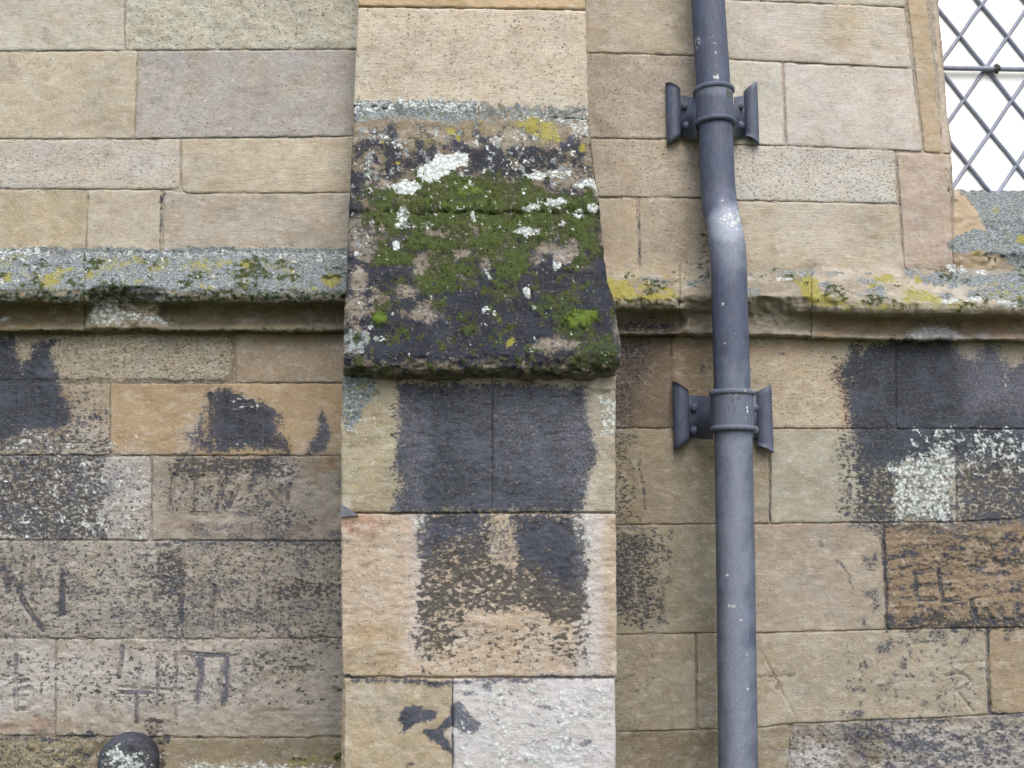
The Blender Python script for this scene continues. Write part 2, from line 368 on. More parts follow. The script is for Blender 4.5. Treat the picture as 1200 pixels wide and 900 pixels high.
rect(W, 'haze', 880, 70, 1075, 175, .22, 20, 16); rect(W, 'haze', 870, 178, 1048, 232, .22, 12, 10); rect(W, 'haze', 860, 0, 960, 60, .25, 14, 10); rect(W, 'haze', 918, 240, 1000, 285, .22, 14, 12)
line(W, alb(180, 150, 90), [(1086, -40), (1092, 100), (1102, 178)], 0, 0, 1, 1)
rect(W, 'haze', -60, 560, 405, 845, .17, 20, 14); cloud(W, 'soot', box4(-60, 540, 405, 760), .5, 30, .0, .5, 261, 1.6)
# open or dirty joints
for p_, w_, v_ in [([(189, 229), (188.5, 300)], 2.2, .95), ([(192, 227), (188, 236)], 4, 1), ([(0, 222), (60, 223), (105, 223)], 1.6, .7), ([(110, 223), (122, 223)], 2, .9), ([(0, 163), (160, 163), (280, 162)], 1.2, .6), ([(300, 162), (410, 161)], 1.4, .55),
                   ([(747.5, 233), (749.5, 312)], 2, .85), ([(902, 505), (903, 613)], 1.8, .8), ([(816, 750), (816, 790)], 1.8, .85), ([(65, 752), (64.5, 860)], 1.6, .7), ([(178, 540), (177, 630)], 1.8, .6), ([(920, 150), (921, 168)], 1.2, .4),
                   ([(0, 61), (140, 60)], 1.2, .55), ([(700, 232), (820, 233)], 1.4, .6), ([(1053, 182), (1058, 290)], 1.6, .65), ([(1018, 239), (1052, 240)], 2, .6), ([(1052, 232), (1056, 244)], 3, .7), ([(1062, 10), (1078, 160)], 1.2, .45),
                   ([(130, 449), (260, 449)], 1.3, .6), ([(300, 450), (400, 450)], 1.2, .55), ([(725, 503), (800, 503)], 1.8, .5), ([(725, 745), (835, 743)], 1.4, .55), ([(725, 860), (835, 856)], 1.2, .5)]:
    line(W, 'soot', p_, w_ * .9, v_ * .88, 1.0, 1.2)
for p_ in [[(900, 503), (990, 503)], [(890, 615), (1000, 613)], [(860, 70), (1064, 80)], [(860, 170), (1080, 178)], [(917, 76), (920, 168)]]:
    line(W, alb(176, 142, 112), p_, 2.4, .7, 1.2, 1.5)
cloud(W, 'glich', box4(712, 314, 1430, 352), .7, 10, .12, .45, 241, 2.2); cloud(W, 'moss', box4(712, 316, 1430, 362), .5, 11, .2, .55, 242, 2.4); cloud(W, 'stain', box4(712, 308, 1430, 365), .6, 16, -.1, .4, 243, 2.4)
# --- carved letters and strokes (cut into the stone)
def cut(pts, wd=2.2, v=1.0):
    line(W, 'groove', pts, wd + .4, v, 1.1, .5)
def dirt_shade(pts, wd=2.2, v=.55):  # darkens a carved stroke: dirt plus the cut's shade, put into the colour
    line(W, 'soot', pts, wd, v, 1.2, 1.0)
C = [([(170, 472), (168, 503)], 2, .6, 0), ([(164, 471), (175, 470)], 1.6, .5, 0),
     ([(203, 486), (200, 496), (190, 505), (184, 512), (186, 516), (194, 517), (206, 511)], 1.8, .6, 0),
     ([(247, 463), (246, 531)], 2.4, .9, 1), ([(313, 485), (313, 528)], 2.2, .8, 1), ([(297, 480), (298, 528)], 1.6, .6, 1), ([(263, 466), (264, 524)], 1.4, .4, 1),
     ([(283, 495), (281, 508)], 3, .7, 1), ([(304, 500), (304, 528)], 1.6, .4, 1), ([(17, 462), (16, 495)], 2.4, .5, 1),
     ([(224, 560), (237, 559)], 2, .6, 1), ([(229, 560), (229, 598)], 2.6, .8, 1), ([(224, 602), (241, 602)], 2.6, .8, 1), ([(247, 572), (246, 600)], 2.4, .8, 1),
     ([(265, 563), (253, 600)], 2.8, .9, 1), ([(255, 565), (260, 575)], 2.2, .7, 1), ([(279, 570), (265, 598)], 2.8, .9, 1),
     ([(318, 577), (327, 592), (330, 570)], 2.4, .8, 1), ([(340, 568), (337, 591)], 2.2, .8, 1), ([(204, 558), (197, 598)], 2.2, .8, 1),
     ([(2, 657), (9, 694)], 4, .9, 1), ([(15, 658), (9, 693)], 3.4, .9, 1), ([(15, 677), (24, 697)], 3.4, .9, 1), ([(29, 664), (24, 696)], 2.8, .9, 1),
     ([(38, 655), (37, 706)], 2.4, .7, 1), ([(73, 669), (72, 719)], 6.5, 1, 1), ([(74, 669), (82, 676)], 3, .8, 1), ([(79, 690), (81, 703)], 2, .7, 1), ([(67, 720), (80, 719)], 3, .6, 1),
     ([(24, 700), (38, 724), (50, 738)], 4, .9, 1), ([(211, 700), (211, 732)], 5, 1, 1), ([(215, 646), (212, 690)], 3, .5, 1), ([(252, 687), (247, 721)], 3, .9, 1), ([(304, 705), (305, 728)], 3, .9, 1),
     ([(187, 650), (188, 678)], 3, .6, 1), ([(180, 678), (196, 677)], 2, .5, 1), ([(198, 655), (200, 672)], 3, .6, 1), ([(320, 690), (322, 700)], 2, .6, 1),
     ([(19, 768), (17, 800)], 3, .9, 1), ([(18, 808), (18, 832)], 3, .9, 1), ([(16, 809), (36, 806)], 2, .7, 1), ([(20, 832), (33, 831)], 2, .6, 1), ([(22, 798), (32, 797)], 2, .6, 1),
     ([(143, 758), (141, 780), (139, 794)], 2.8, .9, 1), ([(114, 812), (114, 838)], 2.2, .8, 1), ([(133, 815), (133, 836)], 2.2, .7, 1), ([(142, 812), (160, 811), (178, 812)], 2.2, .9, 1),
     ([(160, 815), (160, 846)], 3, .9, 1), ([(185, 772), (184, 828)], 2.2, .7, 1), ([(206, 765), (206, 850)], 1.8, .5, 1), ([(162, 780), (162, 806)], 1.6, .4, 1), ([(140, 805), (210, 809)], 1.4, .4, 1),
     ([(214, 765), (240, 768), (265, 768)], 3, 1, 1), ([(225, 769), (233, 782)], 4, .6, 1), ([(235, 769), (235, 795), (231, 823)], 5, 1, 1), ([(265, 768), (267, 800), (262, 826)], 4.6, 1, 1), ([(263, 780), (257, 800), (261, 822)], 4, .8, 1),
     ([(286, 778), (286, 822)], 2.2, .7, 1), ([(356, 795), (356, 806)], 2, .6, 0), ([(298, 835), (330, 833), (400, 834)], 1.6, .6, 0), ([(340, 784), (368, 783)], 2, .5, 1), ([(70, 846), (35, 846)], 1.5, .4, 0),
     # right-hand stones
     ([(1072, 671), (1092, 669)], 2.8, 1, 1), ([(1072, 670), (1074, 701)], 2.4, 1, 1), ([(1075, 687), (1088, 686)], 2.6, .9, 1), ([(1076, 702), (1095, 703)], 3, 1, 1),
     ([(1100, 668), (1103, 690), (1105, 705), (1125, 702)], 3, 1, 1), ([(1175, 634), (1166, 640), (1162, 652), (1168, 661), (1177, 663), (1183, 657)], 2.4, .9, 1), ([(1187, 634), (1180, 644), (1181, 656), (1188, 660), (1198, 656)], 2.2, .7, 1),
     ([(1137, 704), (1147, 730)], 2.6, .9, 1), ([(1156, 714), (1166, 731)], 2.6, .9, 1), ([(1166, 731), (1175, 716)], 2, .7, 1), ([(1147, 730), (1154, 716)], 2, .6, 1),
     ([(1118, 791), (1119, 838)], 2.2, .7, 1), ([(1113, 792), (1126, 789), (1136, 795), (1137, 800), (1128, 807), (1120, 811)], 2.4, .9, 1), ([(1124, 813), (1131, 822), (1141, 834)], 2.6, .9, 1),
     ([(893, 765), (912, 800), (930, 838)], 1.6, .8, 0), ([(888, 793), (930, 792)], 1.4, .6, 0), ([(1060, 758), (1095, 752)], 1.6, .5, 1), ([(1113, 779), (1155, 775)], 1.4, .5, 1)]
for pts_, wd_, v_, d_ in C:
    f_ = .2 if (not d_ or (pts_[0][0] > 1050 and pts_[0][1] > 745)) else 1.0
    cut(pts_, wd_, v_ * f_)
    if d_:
        dirt_shade(pts_, wd_ + .6, (.18 + .82 * v_ ** 2) * (.3 + .7 * f_))

# --- buttress
B = 'buttress'
rect(B, 'stain', 405, 140, 715, 262, .30, 10, 6)
rect(B, 'glich', 414, 118, 560, 142, .8, 3, 2); rect(B, 'glich', 560, 125, 692, 143, .6, 4, 3)
rect(B, 'white', 414, 118, 566, 134, .55, 3, 2); rect(B, 'white', 590, 136, 692, 145, .42, 4, 3); rect(B, 'white', 664, 140, 692, 165, .45, 5, 5)
rect(B, 'white', 414, 150, 445, 162, .35, 6, 5); rect(B, 'white', 455, 140, 545, 165, .2, 10, 8)
poly(B, 'yel', [(600, 146), (630, 142), (652, 146), (654, 160), (640, 168), (610, 156)], .75, 6, 5)
for x_, y_, a_, b_, v_ in [(528, 152, 6, 4, 1), (536, 160, 3, 4, 1), (683, 175, 5, 4, 1), (651, 160, 4, 6, .9), (465, 191, 3, 2, 1), (447, 167, 3, 3, .8), (500, 165, 30, 6, .22), (560, 150, 20, 8, .3)]:
    ell(B, 'yel', x_, y_, a_, b_, v_, 2, 2)
for pts_ in [[(412, 168), (440, 160), (470, 162), (476, 185), (505, 176), (520, 190), (480, 196), (455, 186), (440, 178), (412, 186)],
             [(410, 195), (440, 202), (458, 204), (456, 218), (440, 225), (414, 240), (408, 240)], [(455, 180), (470, 186), (490, 188), (488, 199), (468, 200)],
             [(530, 165), (548, 168), (590, 180), (585, 200), (560, 202), (548, 190), (528, 182)], [(612, 190), (632, 186), (646, 196), (632, 204), (614, 200)],
             [(624, 178), (650, 176), (662, 190), (640, 196)], [(602, 172), (622, 174), (618, 182), (604, 182)], [(560, 184), (596, 178), (596, 212), (570, 210)],
             [(630, 204), (702, 232), (700, 250), (640, 224)], [(672, 196), (694, 206), (690, 214), (674, 208)],
             [(407, 225), (425, 232), (424, 252), (407, 255)],
             [(430, 320), (452, 296), (482, 300), (488, 318), (474, 330), (450, 336), (425, 330)], [(404, 310), (428, 300), (440, 312), (424, 330), (404, 330)],
             [(510, 320), (530, 318), (560, 340), (600, 345), (640, 345), (660, 316), (700, 308), (712, 316), (722, 360), (728, 405), (700, 414), (640, 420), (520, 424), (470, 405), (500, 385), (520, 365), (505, 340)],
             [(420, 398), (470, 385), (520, 400), (640, 400), (640, 425), (430, 420)], [(630, 288), (650, 282), (655, 305), (640, 312)], [(690, 270), (708, 280), (714, 320), (690, 320), (682, 290)], [(455, 255), (490, 262), (480, 290), (450, 280)]]:
    poly(B, 'soot', pts_, .85, 5, 6)
rect(B, 'speck', 405, 165, 712, 262, .34, 10, 8)
rect(B, 'speck', 402, 262, 728, 440, .36, 10, 8)
rect(B, 'stain', 402, 165, 728, 445, .8, 8, 6)
poly(B, 'moss', [(424, 240), (440, 226), (480, 226), (500, 212), (520, 204), (545, 199), (585, 208), (620, 220), (680, 228), (702, 236), (700, 258), (640, 266), (560, 262), (500, 262), (430, 258)], .70, 7, 8)
poly(B, 'moss', [(424, 246), (500, 248), (560, 254), (640, 256), (700, 248), (702, 260), (640, 268), (500, 264), (424, 258)], .85, 4, 4)
poly(B, 'moss', [(530, 222), (560, 212), (580, 226), (575, 236), (530, 238)], 1, 9, 8); poly(B, 'moss', [(430, 246), (480, 236), (560, 232), (620, 240), (600, 248), (480, 250)], .94, 7, 8)
poly(B, 'moss', [(455, 262), (520, 264), (600, 262), (690, 262), (692, 276), (650, 284), (622, 300), (610, 322), (580, 330), (560, 318), (530, 330), (488, 334), (478, 322), (500, 300), (470, 284)], .58, 8, 8)
poly(B, 'moss', [(495, 318), (520, 312), (545, 330), (515, 342), (500, 340)], .65, 5, 5)
poly(B, 'moss', [(660, 370), (672, 363), (695, 366), (705, 378), (690, 392), (672, 388), (662, 380)], 1, 4, 5)
poly(B, 'moss', [(640, 365), (665, 365), (700, 390), (724, 402), (722, 432), (690, 436), (668, 430), (676, 408), (650, 390)], .62, 7, 7)
ell(B, 'moss', 445, 376, 10, 8, 1, 2, 1); ell(B, 'moss', 549, 387, 10, 8, .85, 4, 4); ell(B, 'moss', 512, 358, 18, 8, .6, 5, 5); ell(B, 'moss', 440, 355, 8, 6, .5, 4, 4); ell(B, 'moss', 455, 345, 8, 8, .5, 4, 4)
ell(B, 'yel', 690, 378, 8, 5, .5, 3, 3); ell(B, 'yel', 597, 401, 6, 5, .8, 3, 2); ell(B, 'yel', 562, 218, 10, 6, .45, 4, 4)
cap = box4(402, 150, 728, 440)
cloud(B, 'soot', cap, .95, 17, .02, .30, 201); cloud(B, 'soot', box4(402, 290, 728, 425), 1.0, 24, -.45, .0, 205)
cloud(B, 'speck', cap, .6, 9, .0, .4, 202)
cloud(B, 'moss', [(416, 215), (500, 198), (705, 215), (708, 300), (640, 345), (470, 345), (420, 290)], .85, 15, -.35, .15, 203)
cloud(B, 'moss', [(440, 225), (700, 225), (690, 275), (600, 330), (500, 335)], .86, 9, .05, .4, 221)
cloud(B, 'moss', box4(405, 330, 726, 440), .7, 12, .1, .5, 204)
cloud(B, 'white', box4(410, 150, 700, 275), .62, 5, .42, .68, 206); cloud(B, 'white', box4(402, 265, 728, 430), .5, 4, .62, .8, 207)
cloud(B, 'glich', box4(405, 140, 715, 300), .7, 9, .35, .6, 208)
cloud(B, alb(186, 170, 146), box4(405, 150, 715, 420), .7, 11, .25, .55, 209)
# bare patches on the cap
for x_, y_, a_, b_ in [(425, 285, 18, 22), (492, 308, 11, 10), (541, 297, 12, 8), (569, 313, 6, 9), (645, 292, 16, 8), (628, 305, 8, 6), (478, 342, 14, 7), (500, 369, 18, 9), (416, 362, 14, 14), (512, 272, 14, 6), (668, 292, 12, 12), (660, 303, 10, 8), (440, 218, 14, 7), (668, 210, 22, 10), (600, 165, 28, 8), (500, 160, 30, 6), (418, 330, 10, 16), (665, 402, 14, 8), (640, 408, 16, 6)]:
    ell(B, 'soot', x_, y_, a_, b_, .9, 4, 5, 'sub'); ell(B, 'moss', x_, y_, a_, b_, .8, 4, 5, 'sub')
    ell(B, alb(158, 148, 130), x_, y_, a_, b_, .5, 4, 5); ell(B, 'stain', x_, y_, a_, b_, .6, 4, 4, 'sub')
poly(B, 'white', [(487, 210), (490, 196), (506, 190), (518, 180), (535, 177), (552, 180), (548, 192), (536, 196), (524, 206), (508, 214), (496, 214)], .95, 2, 3)
ell(B, 'white', 474, 222, 18, 9, .92, 2, 3)
for x_, y_, a_, b_, v_ in [(628, 207, 18, 6, .62), (655, 206, 20, 5, .55), (690, 216, 14, 5, .75), (700, 222, 3, 8, .7), (625, 243, 14, 5, .72), (652, 238, 12, 6, .78), (677, 252, 8, 6, .9), (694, 248, 5, 6, .8), (475, 252, 8, 9, .6), (470, 264, 10, 4, .6), (463, 288, 4, 6, .8), (556, 256, 5, 3, .8), (617, 271, 16, 6, .62), (617, 344, 5, 5, .95), (585, 365, 4, 3, .3), (573, 366, 10, 6, .7), (430, 335, 8, 2, .7), (655, 310, 8, 6, .6), (416, 296, 4, 4, .6), (570, 325, 3, 6, .6), (625, 362, 5, 2, .7), (432, 385, 8, 3, .6), (445, 396, 12, 3, .55), (436, 264, 3, 3, .7), (500, 264, 14, 5, .32), (568, 268, 6, 3, .5), (440, 160, 14, 10, .34), (466, 168, 8, 8, .42), (430, 190, 12, 8, .32), (580, 165, 8, 5, .6), (605, 162, 10, 5, .4)]:
    ell(B, 'white', x_, y_, a_, b_, v_, 2, 3)
ell(B, 'white', 574, 366, 4, 3, 1, 2, 1, 'sub')
poly(B, 'glich', [(402, 388), (415, 380), (432, 390), (424, 410), (410, 418), (402, 410)], .7, 5, 4)
rect(B, 'white', 402, 262, 728, 425, .05, 6, 6)
# under the cap: two blocks
poly(B, 'soot', [(462, 448), (600, 450), (690, 452), (689, 490), (694, 520), (702, 534), (688, 560), (684, 600), (464, 600), (470, 560), (461, 535), (468, 500), (466, 470)], 1, 7, 4)
rect(B, 'haze', 570, 470, 665, 560, .26, 40, 10); rect(B, 'haze', 655, 480, 690, 580, .42, 18, 8); rect(B, 'haze', 470, 480, 500, 590, .3, 16, 8)
poly(B, 'glich', [(399, 440), (432, 438), (440, 455), (425, 478), (415, 500), (399, 500)], .75, 5, 6)
rect(B, 'white', 400, 448, 430, 530, .3, 8, 6); ell(B, 'yel', 420, 452, 8, 5, .5, 3, 3)
rect(B, 'white', 700, 462, 724, 512, .55, 6, 5); rect(B, 'white', 690, 500, 722, 598, .2, 6, 5); ell(B, 'yel', 706, 474, 5, 6, .35, 3, 3)
rect(B, 'yel', 400, 500, 462, 598, .14, 8, 6)
poly(B, 'speck', [(458, 448), (470, 448), (474, 600), (458, 600)], .4, 4, 4)
ell(B, alb(150, 112, 74), 610, 453, 22, 4, .8, 4, 3)
# second course
rect(B, 'haze', 478, 602, 498, 770, .5, 9, 3); rect(B, 'haze', 676, 602, 706, 795, .68, 9, 3); rect(B, 'white', 680, 602, 702, 790, .35, 8, 4)
poly(B, 'soot', [(492, 600), (575, 600), (572, 618), (560, 630), (520, 640), (492, 648)], 1, 20, 8)
poly(B, 'soot', [(490, 600), (680, 600), (684, 700), (640, 690), (560, 650), (490, 680)], .5, 22, 10)
poly(B, 'soot', [(600, 600), (676, 600), (684, 640), (680, 690), (640, 680), (610, 650), (600, 625)], .95, 20, 9)
poly(B, 'speck', [(486, 602), (684, 602), (690, 700), (680, 735), (600, 715), (560, 720), (486, 735)], .62, 7, 6)
poly(B, 'speck', [(600, 620), (690, 620), (690, 735), (640, 730), (600, 690)], .72, 10, 6)
poly(B, 'speck', [(482, 690), (540, 680), (545, 735), (520, 770), (482, 772)], .56, 8, 8)
poly(B, 'speck', [(484, 730), (685, 730), (690, 785), (560, 780), (484, 790)], .36, 8, 8)
poly(B, 'speck', [(640, 735), (690, 720), (690, 780), (640, 770)], .5, 8, 8)
poly(B, 'speck', [(578, 600), (598, 600), (606, 640), (600, 665), (572, 650)], .7, 6, 4, 'sub')
ell(B, alb(212, 190, 150), 587, 620, 12, 18, .8, 6, 4)
for y_ in (612, 630, 650, 668, 690, 712, 735, 760): rect(B, 'white', 402, y_ - 4, 478, y_ + 3, .20, 4, 6)
rect(B, 'white', 705, 605, 722, 790, .2, 6, 5); rect(B, 'white', 480, 602, 500, 622, .5, 5, 4); rect(B, 'white', 670, 600, 700, 640, .42, 6, 5)
ell(B, alb(196, 130, 92), 424, 616, 26, 12, .6, 6, 5); ell(B, alb(200, 150, 84), 430, 745, 14, 10, .5, 6, 5); rect(B, alb(190, 165, 110), 402, 735, 470, 795, .5, 8, 6)
# third course
line(B, 'soot', [(402, 794), (470, 796), (520, 799), (560, 796), (620, 795), (722, 793)], 5, .8, 3, 3)
poly(B, 'soot', [(480, 796), (530, 796), (528, 806), (505, 804)], .8, 4, 4)
poly(B, 'soot', [(466, 842), (474, 830), (486, 824), (500, 832), (514, 834), (510, 844), (496, 848), (482, 852), (468, 862), (472, 850)], 1, 2, 3)
poly(B, 'soot', [(512, 852), (524, 840), (528, 824), (540, 824), (552, 838), (564, 844), (560, 856), (548, 858), (530, 852), (522, 860), (530, 872), (532, 884), (520, 878), (506, 868), (496, 856)], 1, 2, 3)
line(B, 'soot', [(531, 860), (531, 905)], 2, .6, 1, 1)
for x_, y_, a_, b_ in [(640, 828, 9, 3), (584, 847, 4, 4), (686, 872, 9, 5), (550, 812, 7, 3), (570, 804, 5, 6), (625, 848, 12, 2), (655, 845, 5, 3), (670, 836, 5, 3), (690, 840, 4, 2), (665, 870, 5, 3), (575, 875, 6, 2), (605, 888, 6, 2), (590, 812, 6, 2), (482, 898, 6, 3), (688, 820, 5, 2)]:
    ell(B, 'soot', x_, y_, a_, b_, .8, 2, 3)
rect(B, 'speck', 540, 800, 718, 905, .12, 6, 6); rect(B, 'haze', 531, 797, 722, 910, .5, 5, 4); cloud(B, 'haze', box4(531, 797, 722, 910), 1.0, 22, -.3, .3, 251); cloud(B, 'white', box4(540, 800, 715, 910), .6, 12, -.1, .4, 252); cloud(B, 'soot', box4(540, 800, 715, 910), .6, 7, .55, .75, 253, 1.4); rect(B, 'haze', 420, 800, 470, 830, .18, 10, 8); rect(B, 'white', 560, 815, 680, 905, .35, 14, 10)
# pipe and post
Pp = 'pipe'
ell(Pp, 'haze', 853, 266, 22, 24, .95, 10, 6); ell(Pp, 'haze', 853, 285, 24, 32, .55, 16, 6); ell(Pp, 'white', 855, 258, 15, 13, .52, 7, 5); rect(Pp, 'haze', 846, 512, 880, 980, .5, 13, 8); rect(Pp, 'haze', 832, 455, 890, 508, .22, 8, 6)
for x_, y_, a_, b_, v_ in [(840, 90, 3, 4, .9), (839, 78, 1.6, 2, .8), (838, 52, 2, 2, .8), (834, 45, 1.5, 2, .8), (838, 63, 1.2, 1.6, .7), (818, 50, 4, 10, .4), (846, 4, 6, 10, .25), (846, 30, 4, 4, .2), (848, 355, 1.6, 3, .8), (850, 402, 2, 2, .7), (872, 402, 2, 2, .7), (862, 390, 1.5, 4, .4), (852, 674, 2, 1.6, .9), (858, 710, 4, 1.2, .9), (866, 712, 2, 2, .8), (870, 726, 2, 4, .6), (876, 770, 2, 6, .5), (862, 820, 2, 2, .5), (858, 838, 2, 1.5, .9), (876, 806, 2, 4, .6), (846, 236, 1.5, 1.5, .8), (836, 170, 1.5, 1.5, .4), (876, 478, 1.2, 6, .8), (874, 490, 1.2, 4, .7)]:
    ell(Pp, 'white', x_, y_, a_, b_, v_, 1.5, 1)
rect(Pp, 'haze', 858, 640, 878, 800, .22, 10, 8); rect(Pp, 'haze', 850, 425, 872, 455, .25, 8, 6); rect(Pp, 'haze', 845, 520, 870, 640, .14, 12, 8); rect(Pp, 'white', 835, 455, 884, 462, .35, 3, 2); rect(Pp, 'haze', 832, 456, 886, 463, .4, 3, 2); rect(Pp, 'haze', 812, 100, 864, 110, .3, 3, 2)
rect(Pp, 'moss', 838, 452, 880, 500, .16, 8, 5); rect(Pp, 'moss', 814, 108, 862, 140, .12, 8, 5)
for x_, y_ in [(786, 165), (877, 168), (800, 108), (797, 525), (865, 108)]:
    ell(Pp, 'moss', x_, y_, 10, 6, .4, 4, 3)
Po = 'post'
rect(Po, 'soot', 0, 840, 300, 2000, .8, 4, 4)
poly(Po, 'white', [(128, 880), (138, 874), (150, 876), (165, 882), (176, 897), (178, 920), (120, 920), (118, 900)], .6, 9, 5)
ell(Po, 'white', 140, 886, 10, 10, .72, 5, 4); ell(Po, 'moss', 147, 900, 34, 30, .2, 6, 5)

# ------------------------------------------------------------------ materials
class NT:
    def __init__(s, name):
        s.m = bpy.data.materials.new(name); s.m.use_nodes = True
        s.n = s.m.node_tree.nodes; s.l = s.m.node_tree.links
        s.bsdf = s.n['Principled BSDF']
    def put(s, sock, v):
        if hasattr(v, 'links'): s.l.new(v, sock)
        elif isinstance(v, (tuple, list, np.ndarray)):
            v = [float(q) for q in v]
            sock.default_value = v + [1.0] if (len(v) == 3 and sock.type == 'RGBA') else v
        else: sock.default_value = v
    def attr(s, name):
        a = s.n.new('ShaderNodeAttribute'); a.attribute_name = name
        sp = s.n.new('ShaderNodeSeparateColor'); s.l.new(a.outputs['Color'], sp.inputs[0])
        return a.outputs['Color'], sp.outputs[0], sp.outputs[1], sp.outputs[2], a.outputs['Alpha']
    def math(s, op, a, b=0.0, clamp=False):
        k = s.n.new('ShaderNodeMath'); k.operation = op; k.use_clamp = clamp
        s.put(k.inputs[0], a); s.put(k.inputs[1], b)
        return k.outputs[0]
    def mr(s, x, a, b, c=0.0, d=1.0, smooth=False):
        k = s.n.new('ShaderNodeMapRange'); k.clamp = True
        if smooth: k.interpolation_type = 'SMOOTHSTEP'
        for i, v in enumerate((x, a, b, c, d)): s.put(k.inputs[i], v)
        return k.outputs[0]
    def pos(s, sc=(1, 1, 1), off=(0, 0, 0)):
        g = s.n.new('ShaderNodeNewGeometry'); k = s.n.new('ShaderNodeMapping')
        s.l.new(g.outputs['Position'], k.inputs['Vector'])
        k.inputs['Scale'].default_value = sc; k.inputs['Location'].default_value = off
        return k.outputs[0]
    def noise(s, scale, detail=3, rough=.55, vec=None, lo=.32, hi=.68, dist=0.0):
        k = s.n.new('ShaderNodeTexNoise')
        k.inputs['Scale'].default_value = scale; k.inputs['Detail'].default_value = detail; k.inputs['Roughness'].default_value = rough
        k.inputs['Distortion'].default_value = dist
        s.l.new(vec if vec is not None else s.pos(), k.inputs['Vector'])
        return s.mr(k.outputs[0], lo, hi)
    def mix(s, f, a, b, mode='MIX'):
        k = s.n.new('ShaderNodeMix'); k.data_type = 'RGBA'; k.blend_type = mode; k.clamp_factor = True
        s.put(k.inputs[0], f); s.put(k.inputs[6], a); s.put(k.inputs[7], b)
        return k.outputs[2]
    def gray(s, f):
        k = s.n.new('ShaderNodeCombineColor')
        for i in range(3): s.l.new(f, k.inputs[i])
        return k.outputs[0]
    def out(s, col, rough, height, bs=.6, bd=.003, spec=.3):
        s.put(s.bsdf.inputs['Base Color'], col); s.put(s.bsdf.inputs['Roughness'], rough)
        s.bsdf.inputs['Specular IOR Level'].default_value = spec
        b = s.n.new('ShaderNodeBump'); b.inputs['Strength'].default_value = bs; b.inputs['Distance'].default_value = bd
        s.put(b.inputs['Height'], height); s.l.new(b.outputs[0], s.bsdf.inputs['Normal'])
        return s.m

